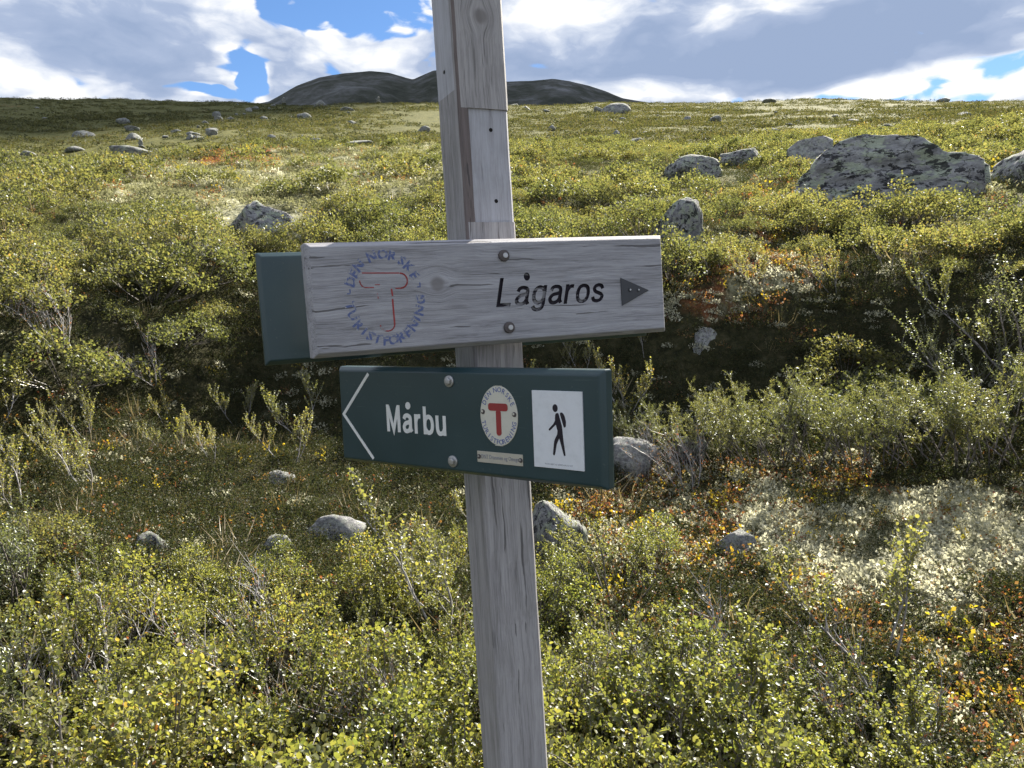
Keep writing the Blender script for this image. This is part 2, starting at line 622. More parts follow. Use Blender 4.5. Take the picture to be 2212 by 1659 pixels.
ORD = ['first', 'second', 'third', 'fourth', 'fifth', 'sixth', 'seventh', 'eighth', 'ninth', 'tenth', 'eleventh', 'twelfth', 'thirteenth', 'fourteenth', 'fifteenth',
       'sixteenth', 'seventeenth', 'eighteenth', 'nineteenth', 'twentieth']
ORD += ['twenty-' + o for o in ORD[:9]] + ['thirtieth'] + ['thirty-' + o for o in ORD[:9]] + ['fortieth']
def nth(k): return ORD[k] if k < len(ORD) else 'last'


EXCL = []   # x, y, radius: no shrubs here


def put_rock(name, me, x0, x1, ytop, ybase, label, rotz=0.0, depth=.8, group=None, sink=.22, clear=1.0, tilt=0.0):
    px = (x0 + x1) / 2
    P, r = hit(px, ybase)
    dist = P.y * math.cos(PITCH) - (P.z - CAMZ) * math.sin(-PITCH)
    w = (x1 - x0) * dist / 1661.8
    h = (ybase - ytop) * dist / 1661.8
    o = obj(name, me)
    tot = h / (1 - sink)
    o.scale = (w * 1.06, w * depth, tot)
    away = Vector((P.x, P.y, 0)).normalized()
    pos = P + away * (w * depth * .38)
    o.location = (pos.x, pos.y, P.z - tot * sink)
    o.rotation_euler = (0, tilt, -math.atan2(P.x, P.y) + rotz)
    tag(o, label, 'boulder', group)
    EXCL.append((pos.x, pos.y, w * .5 * clear))
    tow = P - away * w * .35
    EXCL.append((tow.x, tow.y, w * .42 * clear))
    return o


def flat_top(me):
    """broad boulder with a long level back and blunt right end"""
    for v in me.vertices:
        x, z = v.co.x, v.co.z
        lim = .60 + .55 * max(0, min(1, (x + .5) / .22)) - .30 * max(0, (x - .05) / .45) 
        if z > lim * .85: v.co.z = lim * .85 + (z - lim * .85) * .25
    return me


R = lambda s, sub=4, mat=M_ROCK, ang=.75, cuts=9: rock_mesh(s, sub, mat, ang, cuts)


def build_big_boulder():
    """the blocky lichen-covered boulder: outline high at the left third, sloping to a lower right shoulder"""
    out = [(-.50, .30), (-.485, .52), (-.40, .66), (-.26, .93), (-.12, 1.0), (.04, .97), (.18, .88), (.26, .74), (.36, .70), (.45, .66), (.495, .52), (.50, .25)]
    xs = [a for a, b in out]; zs = [b for a, b in out]
    bm = bmesh.new()
    bmesh.ops.create_cube(bm, size=1.0)
    bmesh.ops.subdivide_edges(bm, edges=bm.edges[:], cuts=30, use_grid_fill=True)
    for v in bm.verts:
        x, y, z = v.co
        top = float(np.interp(x, xs, zs))
        zz = (z + .5) * top
        # round the body in plan and over the brow, the front leaning back a little
        q = 1 - .22 * max(0, zz / max(top, .01) - .55) ** 1.2 - .16 * (2 * abs(x)) ** 4
        yy = y * q + .07 * zz
        xx = x * (1 - .05 * (2 * abs(y)) ** 3)
        p = Vector((xx, yy, zz))
        n = .06 * mnoise.fractal(p * 3.2, 1.0, 2.0, 4) + .03 * mnoise.fractal(p * 10, 1.0, 2.0, 4)
        dirv = Vector((x * 1.0, y * 1.5, z)).normalized()
        v.co = p + dirv * n
    me = bpy.data.meshes.new('boulder')
    bm.to_mesh(me); bm.free()
    me.polygons.foreach_set('use_smooth', np.ones(len(me.polygons), dtype=bool))
    me.materials.append(M_ROCK)
    return me


put_rock('boulder', build_big_boulder(), 1726, 2104, 292, 440, 'largest blocky boulder covered in pale green and black lichen on the right slope', depth=.62, sink=.2, clear=.9, rotz=-.05)
put_rock('boulder', R(3, 4, M_ROCK_PALE, .6), 1708, 1806, 298, 362, 'smooth pale grey slab leaning behind the largest boulder', depth=.9, tilt=-.15, clear=.6)
put_rock('boulder', R(4), 1435, 1558, 328, 388, 'rounded grey boulder left of the largest boulder with lichen top', clear=1.3)
put_rock('boulder', R(5), 1556, 1645, 316, 358, 'dark low boulder between the rounded grey boulder and the pale slab', clear=.7)
put_rock('boulder', R(6, 4, M_ROCK, .7), 1412, 1530, 425, 545, 'shaded grey-green boulder just above the right end of the wooden signboard', depth=.7, clear=.9)
put_rock('boulder', R(7, 4, M_ROCK, .7), 2150, 2330, 290, 400, 'big shaded lichen boulder cut off by the right edge of the picture', depth=.8, clear=.7)
put_rock('boulder', R(8, 4, M_ROCK, .75), 1138, 1268, 1088, 1225, 'rounded grey-green lichen boulder behind the lower part of the post', depth=.9, clear=1.0, sink=.35)
put_rock('boulder', R(23, 4, M_ROCK_PALE, .6, 14), 1548, 1635, 1158, 1205, 'grey boulder with a sunlit white rim among the low birch right of the post', depth=.9, clear=.7, sink=.5)
put_rock('boulder', R(10, 4, M_ROCK_PALE, .6), 1290, 1396, 944, 1030, 'grey stone with bright sunlit slanting top below the green signboard', depth=.9, tilt=.3, clear=.8)
put_rock('boulder', R(11, 4, M_ROCK_PALE, .7), 640, 790, 1122, 1172, 'pale grey rock lying in the shaded hollow left of the post', clear=.7, sink=.65)
put_rock('boulder', R(12, 3, M_ROCK_PALE, .7), 575, 660, 1160, 1198, 'small flat pale stone in front of the hollow rock', clear=.5, sink=.7)
put_rock('boulder', R(13), 285, 360, 1155, 1205, 'dark rock half hidden at the left end of the hollow', clear=.5, sink=.6)
put_rock('boulder', R(14, 4, M_ROCK, .7), 500, 645, 432, 522, 'grey boulder capped with lichen on the slope left of the post', clear=1.6)
put_rock('boulder', R(12, 4, M_ROCK_PALE, .65), 1498, 1585, 718, 768, 'pale grey stone sunk in the dark bank right of the wooden signboard', clear=.5, sink=.6)
put_rock('boulder', R(16, 4, M_ROCK, .75), 185, 320, 470, 525, 'low lichen-grown rock at the left among shrubs', clear=.7)
put_rock('boulder', R(17, 3, M_ROCK_PALE, .65), 555, 640, 1024, 1050, 'bluish grey stone low on the mossy bank left of the green signboard', clear=.5, sink=.7)
put_rock('boulder', R(18, 3, M_ROCK, .65), 1460, 1530, 945, 1000, 'shaded grey stone under the junipers beside the bright-topped stone', clear=.8)

FARM = [R(40 + i, 3, M_ROCK_FAR, .72) for i in range(6)]
FAR = [
    (243, 337, 311, 338, 'largest far boulder on the left moor, with a small cairn on top'),
    (268, 316, 286, 303, 'pale far boulder just above the cairn-topped boulder'),
    (156, 206, 279, 297, 'far rugged boulder left of the cairn-topped boulder'),
    (250, 280, 253, 268, 'single grey boulder on the cloud-shaded far slope'),
    (45, 77, 325, 339, 'low far boulder near the left edge below the shaded slope'),
    (143, 184, 314, 328, 'flat pale far boulder between the left edge and the cairn-topped boulder'),
    (268, 303, 271, 283, 'dark flat far boulder in the shade line'),
    (640, 676, 242, 256, 'dark boulder on the sunlit far ridge right of the stone run'),
    (678, 711, 215, 230, 'dark boulder on the ridge skyline under the mountain'),
    (866, 908, 213, 222, 'flat boulder on the ridge line just left of the post'),
    (905, 930, 271, 287, 'dark boulder touching the left edge of the post'),
    (741, 813, 298, 312, 'long flat stones at the top of the pale lichen crest'),
    (665, 696, 297, 310, 'grey stone left of the long flat stones on the crest'),
    (735, 770, 230, 240, 'pale flat boulder on the sunlit ridge near the skyline'),
    (1298, 1366, 216, 246, 'largest far boulder right of the post on the skyline, grass on top'),
    (1283, 1306, 229, 243, 'small dark stone at the left foot of the largest skyline boulder'),
    (1098, 1122, 215, 226, 'flat far stone close to the right edge of the post'),
    (1127, 1146, 227, 238, 'small pale far stone right of the post'),
    (1531, 1559, 247, 263, 'square grey far boulder in the middle of the right moor'),
    (1472, 1494, 250, 261, 'dark small boulder left of the square far boulder'),
    (1322, 1342, 280, 296, 'upright dark stone below the largest skyline boulder'),
    (1350, 1395, 298, 315, 'pale broad stone on the near edge of the right moor'),
    (1646, 1691, 274, 289, 'pale flat-backed boulder alone in the right moor'),
    (1825, 1857, 256, 267, 'dark double stone on the far right moor'),
    (1555, 1582, 300, 317, 'dark stone above the rounded grey boulder'),
    (1620, 1662, 302, 318, 'grey boulder behind the dark low boulder'),
    (2062, 2098, 240, 252, 'dark far boulder near the right edge'),
    (2023, 2050, 210, 221, 'pointed boulder on the right skyline'),
    (1645, 1678, 212, 222, 'pair of stones on the right skyline'),
    (1184, 1200, 269, 283, 'upright small stone in the moor right of the post'),
    (1240, 1262, 296, 308, 'pale small stone in the moor below the largest skyline boulder'),
]
for i, (x0, x1, y0, y1, lb) in enumerate(FAR):
    put_rock('boulder', FARM[(i + 3) % 6], x0, x1, y0, y1, lb, rotz=i * 1.3, depth=.9, sink=.25, clear=.8)
# the cairn: a little heap of stacked stones, on the big left boulder and on the ridge
def cairn(x, y, ypx, n, label):
    P, r = hit(x, y + 12)
    P.z = CAMZ + r * pixdir(x, y)[2] / math.hypot(*pixdir(x, y)[:2])
    root = empty('cairn', Matrix.Translation(P))
    s = ypx * r / 1661.8
    for k in range(n):
        o = obj('stone', FARM[(k + 2) % 6], root)
        w = s * (.75 - .14 * k)
        o.scale = (w, w, s / n * 1.25)
        o.location = (s * .05 * (-1) ** k, 0, k * s / n - s * .12)
        o.rotation_euler = (0, 0, k * 2.1)
    tag(root, label, 'cairn')
cairn(305, 318, 15, 3, 'small cairn of stacked stones on the far left boulder')
cairn(613, 224, 13, 3, 'small cairn on the ridge left of the mountain foot')
cairn(817, 221, 12, 3, 'small cairn on the sunlit ridge left of the post')

rg = random.Random(5)
def small_rocks(lst, fmt, group):
    """stones told apart by their place from the left"""
    for k, (px, py, wpx) in enumerate(sorted(lst)):
        put_rock('stone', FARM[rg.randrange(6)], px - wpx / 2, px + wpx / 2, py - wpx * rg.uniform(.35, .6), py, fmt % nth(k), rotz=rg.uniform(0, 6), group=group, clear=.6)
lst = []
for k in range(26):      # stone run going up the left moor
    t = rg.random()
    lst.append((np.interp(t, [0, .5, 1], [425, 455, 590]) + rg.uniform(-22, 22), np.interp(t, [0, .5, 1], [306, 268, 226]) + rg.uniform(-6, 6), rg.uniform(10, 27) * (1.1 - .4 * t)))
small_rocks(lst, '%s grey stone from the left in the stone run climbing the left moor', 'stones of the stone run')
bands = {'upper': [], 'middle': [], 'lower': []}
for k in range(46):
    px = rg.uniform(20, 2200); py = rg.uniform(222, 300)
    if 920 < px < 1110: continue
    bands['upper' if py < 240 else 'middle' if py < 265 else 'lower'].append((px, py, rg.uniform(6, 17) * (.6 + (py - 215) / 90)))
for bn, l in bands.items():
    small_rocks(l, '%s small grey stone from the left on the ' + bn + ' far moor', 'stones scattered on the far moor')

# ------------------------------------------------------------------ signpost
CX, CY_, CZ = np.array([1, 0, 0.0]), np.array([0, -math.sin(PITCH), math.cos(PITCH)]), np.array([0, math.cos(PITCH), math.sin(PITCH)])


def c2w(v):
    return Vector(CX * v[0] + CY_ * v[1] + CZ * v[2])


def board_matrix(c, Rm, off=0.0):
    """frame of a board: x along it, y up, z towards the viewer"""
    Rm = np.array(Rm)
    U, Vv, Nn = c2w(Rm[:, 0]), c2w(Rm[:, 1]), c2w(Rm[:, 2])
    o = Vector((0, 0, CAMZ)) + c2w(c) + Nn * off
    U.normalize(); Nn.normalize()
    Z = -Nn
    Y = Z.cross(U).normalized()
    X = Y.cross(Z)
    return Matrix(((X.x, Y.x, Z.x, o.x), (X.y, Y.y, Z.y, o.y), (X.z, Y.z, Z.z, o.z), (0, 0, 0, 1)))


R_WOOD = [[0.9216, -0.0659, -0.3825], [0.0915, 0.9946, 0.0492], [0.3772, -0.0803, 0.9227]]
R_GREEN = [[0.8138, -0.038, 0.5799], [-0.0226, 0.995, 0.0969], [-0.5807, -0.092, 0.8089]]
MW = board_matrix((-0.0172, 0.1589, 1.323), R_WOOD)
MG = board_matrix((-0.0906, -0.0622, 1.299), R_GREEN)


def mat_wood(name, axis, base=1.0, fresh=False, knots=(), tint=(1, 1, 1), cracks=1.0, ends=None):
    m, N = newmat(name)
    tc = N.n('ShaderNodeTexCoord')
    p = tc.outputs['Object']
    oi = N.n('ShaderNodeObjectInfo')
    for (kx, ky, kz, kr) in knots:      # the grain flows round a knot
        dv = N.vmath('SUBTRACT', p, (kx, ky, kz))
        ln = N.vmath('LENGTH', dv, out=1)
        k = N.math('MULTIPLY', N.math('SUBTRACT', 1.0, N.step(ln, 0, kr * 2.6)), .9)
        nd = N.n('ShaderNodeVectorMath', operation='SCALE')
        N.set(nd.inputs[0], dv); N.set(nd.inputs['Scale'], k)
        p = N.vmath('SUBTRACT', p, nd.outputs[0])
    s = {'x': (1.6, 26, 26), 'z': (26, 26, 1.3)}[axis]
    s2 = {'x': (5, 170, 170), 'z': (170, 170, 4)}[axis]
    s3 = {'x': (2.2, 60, 60), 'z': (60, 60, 1.6)}[axis]
    wv = N.noise(tc.outputs['Object'], 9.0, 3, .5, out='Color')
    pw = N.vmath('ADD', p, N.vmath('MULTIPLY', N.vmath('SUBTRACT', wv, (.5, .5, .5)), (.012, .012, .012)))
    g1 = N.noise(N.mapping(pw, scale=s), 3.0, 5, .6)
    g2 = N.noise(N.mapping(pw, scale=s2), 3.0, 4, .65)
    g3 = N.noise(N.mapping(pw, scale=s3), 2.0, 3, .55)
    blot = N.noise(tc.outputs['Object'], 14.0, 4, .6)
    t = N.math('ADD', N.math('MULTIPLY', g1, .5), N.math('MULTIPLY', g2, .5))
    if fresh:
        stops = [(.34, (.30, .29, .30)), (.48, (.41, .405, .42)), (.6, (.47, .47, .49)), (.72, (.54, .54, .56))]
    else:
        stops = [(.32, (.13, .125, .13)), (.44, (.27, .265, .28)), (.54, (.355, .35, .37)), (.70, (.45, .445, .465))]
    stops = [(a, tuple(c[i] * base * tint[i] for i in range(3))) for a, c in stops]
    col = N.ramp(t, stops)
    col = N.mix(N.math('MULTIPLY', N.step(blot, .5, .75), .35), col, tuple(.25 * base * q for q in tint))
    crk = N.step(g3, .645, .675)
    crk = N.math('MULTIPLY', crk, cracks)
    col = N.mix(N.math('MULTIPLY', crk, .75), col, (.06, .055, .055))
    for (kx, ky, kz, kr) in knots:
        dv = N.vmath('SUBTRACT', tc.outputs['Object'], (kx, ky, kz))
        ln = N.vmath('LENGTH', dv, out=1)
        ring = N.math('ADD', ln, N.math('MULTIPLY', N.math('SUBTRACT', blot, .5), .01))
        f = N.math('SUBTRACT', 1.0, N.step(ring, kr * .45, kr))
        col = N.mix(N.math('MULTIPLY', f, .6), col, (.13, .115, .11))
    h = N.math('SUBTRACT', N.math('ADD', N.math('MULTIPLY', g2, .6), N.math('MULTIPLY', g1, .4)), N.math('MULTIPLY', crk, .9))
    N.out(N.pbsdf(col, .72, .35, normal=N.bump(h, .55, .002)))
    return m


def mat_plain(name, col, rough=.5, spec=.4, metal=0.0, wear=None, coat=0.0, grain=0.0):
    m, N = newmat(name)
    tc = N.n('ShaderNodeTexCoord')
    n = N.noise(tc.outputs['Object'], 60.0, 5, .65)
    c = N.mix(N.math('MULTIPLY', N.step(n, .42, .72), .28), col, tuple(x * .7 for x in col))
    if wear is not None:
        w = N.noise(N.mapping(tc.outputs['Object'], scale=(.5, 1.6, 1)), 70.0, 6, .7)
        w2 = N.noise(tc.outputs['Object'], 22.0, 3, .6)
        f = N.step(N.math('ADD', N.math('MULTIPLY', w, .55), N.math('MULTIPLY', w2, .45)), wear[0], wear[0] + .07)
        c = N.mix(f, c, wear[1])
    nb = N.bump(N.noise(tc.outputs['Object'], 140.0, 3, .6), .05 + grain, .001)
    sh = N.pbsdf(c, rough, spec, metal, normal=nb)
    if coat:
        sh.node.inputs['Coat Weight'].default_value = coat
        sh.node.inputs['Coat Roughness'].default_value = .12
    N.out(sh)
    return m


M_BOARD = mat_wood('weathered_board', 'x', 1.0, tint=(.98, .985, 1.01), knots=[(-.118, .018, .010, .016)])
M_POST = mat_wood('weathered_post', 'z', 1.0, tint=(1.04, 1.01, .97), cracks=1.0, knots=[(.004, -.049, .640, .017)])
M_SIDE = mat_wood('post_side', 'z', .90, tint=(1.03, 1.0, .96), cracks=.6)
M_FRESH = mat_wood('covered_wood', 'z', .98, fresh=True, tint=(.98, .99, 1.04), cracks=.35)
def mat_green():
    m, N = newmat('green_paint')
    tc = N.n('ShaderNodeTexCoord')
    p = tc.outputs['Object']
    a = N.noise(p, 7.0, 5, .6); b = N.noise(p, 130.0, 3, .6)
    s = N.noise(N.mapping(p, scale=(2.0, 60.0, 4.0), rot=(0, 0, .5)), 5.0, 3, .5)
    col = N.ramp(a, [(.3, (.011, .036, .044)), (.55, (.015, .043, .052)), (.8, (.024, .054, .060))])
    col = N.mix(N.math('MULTIPLY', N.step(s, .70, .72), .35), col, (.06, .10, .10))
    col = N.mix(N.math('MULTIPLY', N.step(b, .66, .74), .35), col, (.09, .11, .10))
    rg_ = N.math('ADD', .26, N.math('MULTIPLY', a, .25))
    sh = N.pbsdf(col, rg_, .5, normal=N.bump(b, .08, .001))
    sh.node.inputs['Coat Weight'].default_value = .2
    sh.node.inputs['Coat Roughness'].default_value = .2
    N.out(sh)
    return m


M_GREEN = mat_green()
M_WHITE = mat_plain('white_paint', (.74, .75, .74), .5, .3)
M_PANEL = mat_plain('white_panel', (.72, .74, .78), .35, .4)
M_CREAM = mat_plain('cream_enamel', (.62, .60, .52), .35, .5)
M_REDE = mat_plain('red_enamel', (.30, .035, .035), .4, .4)
M_BLUE = mat_plain('blue_letters', (.13, .16, .34), .5, .3)
M_INK = mat_plain('black_ink', (.018, .014, .022), .5, .3)
M_GREYINK = mat_plain('grey_ink', (.22, .23, .27), .6, .3)
M_BRASS = mat_plain('brass_plate', (.52, .49, .42), .38, .5, .25)
M_STEEL = mat_plain('zinc_bolt', (.42, .42, .43), .38, .5, .8)
M_RUST = mat_plain('rusty_bolt', (.10, .085, .085), .6, .4, .3)
M_DARKMETAL = mat_plain('dark_metal', (.055, .057, .065), .5, .5, .4)
M_GROOVE = mat_plain('groove_paint', (.022, .018, .026), .75, .2, wear=(.545, (.25, .245, .26)))
M_WBLUE = mat_plain('worn_blue_paint', (.11, .14, .29), .7, .2, wear=(.46, (.33, .33, .345)), grain=.2)
M_WRED = mat_plain('worn_red_paint', (.33, .055, .055), .7, .2, wear=(.535, (.32, .31, .33)), grain=.2)
M_ARRIS = mat_wood('dirty_arris', 'z', .42, tint=(1.1, .92, .85), cracks=1.0)
M_HOLE = mat_plain('screw_hole', (.02, .018, .018), .9, .1)

post_up_c = np.array([-.0615, .9945, -.0855])
up = c2w(post_up_c).normalized()
b_ = rad(25.5)
S = .0975
rdir = c2w((math.cos(b_), .09, math.sin(b_))); rdir = (rdir - up * rdir.dot(up)).normalized()
back = rdir.cross(up) * -1
back = up.cross(rdir).normalized()          # away from the viewer
Dp = 1.368
corner = Vector((0, 0, CAMZ)) + c2w((-.0487 * Dp, (829.5 - 760) / 1661.8 * Dp, Dp))
corner = corner - up * ((corner - Vector((0, 0, CAMZ))).dot(Vector(CY_)) / up.dot(Vector(CY_)))
axis0 = corner + rdir * (S / 2) + back * (S / 2)
MP = Matrix(((rdir.x, back.x, up.x, axis0.x), (rdir.y, back.y, up.y, axis0.y), (rdir.z, back.z, up.z, axis0.z), (0, 0, 0, 1)))

base_h = -(axis0.z + .25) / up.z
root_loc = axis0 + up * ((gz(axis0.x, axis0.y) - axis0.z) / up.z)
SIGN = empty('signpost', Matrix.Translation(root_loc))
tag(SIGN, 'weathered grey square wooden post carrying three signboards, standing among the birch shrubs', 'signpost')
SINV = Matrix.Translation(root_loc).inverted()


def post_mesh():
    h = S / 2
    hy = lambda y: (829.5 - y) / 1661.8 * 1.385
    n0, n1, n2, l0 = hy(487), hy(508), hy(251), hy(211)
    e = .004      # depth of the seats cut for former boards
    c = .0045
    def ring(z, rf, lf):
        # rf: cut on the right (front) face, lf: cut on the left face
        A = -h
        q = [(-h + c, -h), (-h + .018, -h), (-h + .018, -h + rf), (h - c, -h + rf), (h, -h + rf + c), (h, h - c), (h - c, h), (-h + lf + c, h), (-h + lf, h - c), (-h + lf, -h + .013), (-h, -h + .013), (-h, -h + c)]
        return [(x, y, z) for x, y in q]
    zs = []
    zb, zt = base_h, 1.35
    levels = [(zb, 0, 0)]
    z = zb
    for a, rf, lf in [(n0, 0, 0), (n0 + .0005, e, 0), (n2, e, 0), (n2 + .0005, 0.0, 0), (l0, 0, 0), (l0 + .0008, 0, .0)]:
        levels.append((a, rf, lf))
    levels.append((zt, 0, 0))
    lv = [levels[0]]
    for a in levels[1:]:
        p = lv[-1]
        n = max(1, int((a[0] - p[0]) / .012))
        for k in range(1, n + 1):
            t = k / n
            lv.append((p[0] + (a[0] - p[0]) * t, p[1] + (a[1] - p[1]) * t, p[2] + (a[2] - p[2]) * t))
    V, F, MI = [], [], []
    for (z, rf, lf) in lv:
        for p in ring(z, rf, lf):
            j = Vector((p[0], p[1], 0))
            w = .0010 * mnoise.noise(Vector((p[0] * 30, p[1] * 30, z * 14)))
            V.append((p[0] + w, p[1] + w * .6, z))
    k = 12
    for i in range(len(lv) - 1):
        zm = (lv[i][0] + lv[i + 1][0]) / 2
        for j in range(k):
            F.append((i * k + j, i * k + (j + 1) % k, (i + 1) * k + (j + 1) % k, (i + 1) * k + j))
            MI.append(1 if (j in (2, 3) and n0 < zm < n2) or (j in (8, 9) and zm > l0) else 2 if j in (8, 9, 10) else 3 if (j in (10, 11) and zm > .2) or (j == 0 and n0 < zm < n2) else 2 if j == 11 else 0)
    F.append(tuple(range(k))[::-1]); MI.append(0)
    F.append(tuple((len(lv) - 1) * k + j for j in range(k))); MI.append(0)
    me = bpy.data.meshes.new('post')
    me.from_pydata(V, [], F)
    me.materials.append(M_POST); me.materials.append(M_FRESH); me.materials.append(M_SIDE); me.materials.append(M_ARRIS)
    me.polygons.foreach_set('material_index', MI)
    me.update()
    return me


post = obj('post', post_mesh(), SIGN, SINV @ MP)


def disc_mesh(r, h, mat, seg=20, dome=.0, bottom=0.0):
    V, F = [], []
    rings = [(r, bottom), (r, h * .75), (r * .9, h), (r * .5, h + dome * .8)]
    for rr, z in rings:
        for k in range(seg):
            a = 2 * math.pi * k / seg
            V.append((rr * math.cos(a), rr * math.sin(a), z))
    for i in range(len(rings) - 1):
        for k in range(seg):
            F.append((i * seg + k, i * seg + (k + 1) % seg, (i + 1) * seg + (k + 1) % seg, (i + 1) * seg + k))
    F.append(tuple((len(rings) - 1) * seg + k for k in range(seg)))
    me = bpy.data.meshes.new('disc')
    me.from_pydata(V, [], F); me.update()
    me.materials.append(mat)
    return me


# screw holes and rusty screws left in the post
for (lx, ly, hpix, face) in [(.012, -S / 2 + .004, 293, 'f'), (.014, -S / 2 + .004, 442, 'f')]:
    o = obj('screw_hole', disc_mesh(.0035, .0006, M_HOLE), SIGN, SINV @ MP @ Matrix.Translation((lx, ly, (829.5 - hpix) / 1661.8 * 1.385)) @ Matrix.Rotation(rad(90), 4, 'X'))
for (ly, hpix) in [(.008, 8), (.006, 168)]:
    o = obj('screw_hole', disc_mesh(.0035, .0006, M_HOLE), SIGN, SINV @ MP @ Matrix.Translation((-S / 2, ly, (829.5 - hpix) / 1661.8 * 1.40)) @ Matrix.Rotation(rad(-90), 4, 'Y'))


def board_bm(L, H, T, ch, rnd=.0015, zf=.010, chx=None):
    bm = bmesh.new()
    x, y = L / 2, H / 2
    loops = []
    for (ix, z) in ((0.002, zf - T), (0, zf - T + .002), (0, zf - ch), (chx or ch, zf)):
        loops.append([bm.verts.new((sx * (x - ix), sy * (y - ix), z)) for sx, sy in ((-1, -1), (1, -1), (1, 1), (-1, 1))])
    for a, b in zip(loops[:-1], loops[1:]):
        for k in range(4):
            bm.faces.new((a[k], a[(k + 1) % 4], b[(k + 1) % 4], b[k]))
    bm.faces.new(loops[0][::-1]); bm.faces.new(loops[-1])
    ed = [e for e in bm.edges]
    bmesh.ops.bevel(bm, geom=ed, offset=rnd, segments=2, profile=.6, affect='EDGES')
    return bm


def finish(bm, name, mats):
    me = bpy.data.meshes.new(name)
    bmesh.ops.recalc_face_normals(bm, faces=bm.faces[:])
    bm.to_mesh(me); bm.free()
    for m in mats: me.materials.append(m)
    return me


def text_mesh(body, extrude=.0, offset=0.0, shear=0.0, spacing=1.0, res=3):
    c = bpy.data.curves.new('txt', 'FONT')
    c.body = body
    c.shear = shear
    c.offset = offset
    c.extrude = extrude
    c.space_character = spacing
    c.resolution_u = res
    o = bpy.data.objects.new('txt', c)
    COL.objects.link(o)
    dg = bpy.context.evaluated_depsgraph_get()
    me = bpy.data.meshes.new_from_object(o.evaluated_get(dg))
    bpy.data.objects.remove(o)
    bm = bmesh.new(); bm.from_mesh(me)
    bmesh.ops.remove_doubles(bm, verts=bm.verts[:], dist=1e-5)
    return bm


def fit_text(bm, x0, x1, y0, caph, z0, z1, rot=0.0):
    """scale so that x spans x0..x1 and a capital is caph tall; z flattened into z0..z1"""
    xs = [v.co.x for v in bm.verts]; zs = [v.co.z for v in bm.verts]
    a, b = min(xs), max(xs); za, zb = min(zs), max(zs)
    for v in bm.verts:
        v.co.x = x0 + (v.co.x - a) / (b - a) * (x1 - x0)
        v.co.y = y0 + v.co.y * caph / CAPH
        v.co.z = z0 + (v.co.z - za) / max(zb - za, 1e-9) * (z1 - z0)
    if rot:
        bmesh.ops.rotate(bm, verts=bm.verts[:], cent=(x0, y0, 0), matrix=Matrix.Rotation(rot, 3, 'Z'))
    return bm


_b = text_mesh('M'); CAPH = max(v.co.y for v in _b.verts); _b.free()


def add_prism(bm, pts, z0, z1):
    lo = [bm.verts.new((x, y, z0)) for x, y in pts]
    hi = [bm.verts.new((x, y, z1)) for x, y in pts]
    n = len(pts)
    for k in range(n):
        bm.faces.new((lo[k], lo[(k + 1) % n], hi[(k + 1) % n], hi[k]))
    if n <= 4:
        bm.faces.new(hi); bm.faces.new(lo[::-1])
    else:
        for t in tessellate_polygon([[Vector((x * 1000, y * 1000, 0)) for x, y in pts]]):
            bm.faces.new([hi[i] for i in t]); bm.faces.new([lo[i] for i in t][::-1])


def catmull(P, n=7, closed=False):
    P = [Vector(p) for p in P]
    if len(P) == 2 and not closed: return P
    Q = [P[-1]] + P + [P[0], P[1]] if closed else [P[0] * 2 - P[1]] + P + [P[-1] * 2 - P[-2]]
    out = []
    for i in range(1, len(Q) - 2):
        a, b, c, d = Q[i - 1], Q[i], Q[i + 1], Q[i + 2]
        for k in range(n):
            t = k / n
            out.append(.5 * ((2 * b) + (c - a) * t + (2 * a - 5 * b + 4 * c - d) * t * t + (3 * b - a - 3 * c + d) * t ** 3))
    if not closed: out.append(P[-1])
    return out


# plain grotesque letters as pen strokes: cap height 1, x-height .72
GLYPH = {
    'M': (.74, [('l', [(0, -.07), (0, 1.07)]), ('l', [(.03, 1.0), (.35, .02), (.67, 1.0)]), ('l', [(.70, 1.07), (.70, -.07)])]),
    'L': (.50, [('l', [(0, 1.07), (0, 0), (.50, 0)])]),
    'a': (.50, [('s', [(.03, .50), (.09, .62), (.23, .66), (.38, .61), (.43, .48), (.43, .14), (.50, -.01)]), ('s', [(.43, .42), (.30, .37), (.12, .32), (.02, .18), (.08, .03), (.22, 0), (.36, .07), (.43, .20)])]),
    'r': (.28, [('l', [(0, -.07), (0, .73)]), ('s', [(0, .42), (.07, .58), (.17, .65), (.28, .65)])]),
    'b': (.48, [('l', [(0, -.07), (0, 1.07)]), ('c', [(.0, .33), (.05, .54), (.22, .66), (.40, .57), (.46, .33), (.40, .09), (.22, 0), (.05, .12)])]),
    'u': (.46, [('s', [(0, .73), (0, .40), (.01, .18), (.07, .04), (.19, 0), (.34, .06), (.43, .22)]), ('l', [(.43, .73), (.43, -.07)])]),
    'g': (.48, [('c', [(.44, .33), (.39, .12), (.22, .02), (.06, .12), (.0, .34), (.06, .56), (.22, .66), (.39, .56)]), ('s', [(.44, .73), (.44, .30), (.44, -.03), (.38, -.19), (.22, -.25), (.08, -.21), (.01, -.10)])]),
    'o': (.48, [('c', [(.46, .33), (.40, .58), (.23, .66), (.06, .58), (0, .33), (.06, .08), (.23, 0), (.40, .08)])]),
    's': (.42, [('s', [(.40, .50), (.33, .62), (.20, .66), (.07, .61), (.03, .50), (.10, .39), (.22, .34), (.36, .27), (.41, .16), (.34, .04), (.20, 0), (.06, .04), (.0, .17)])]),
}


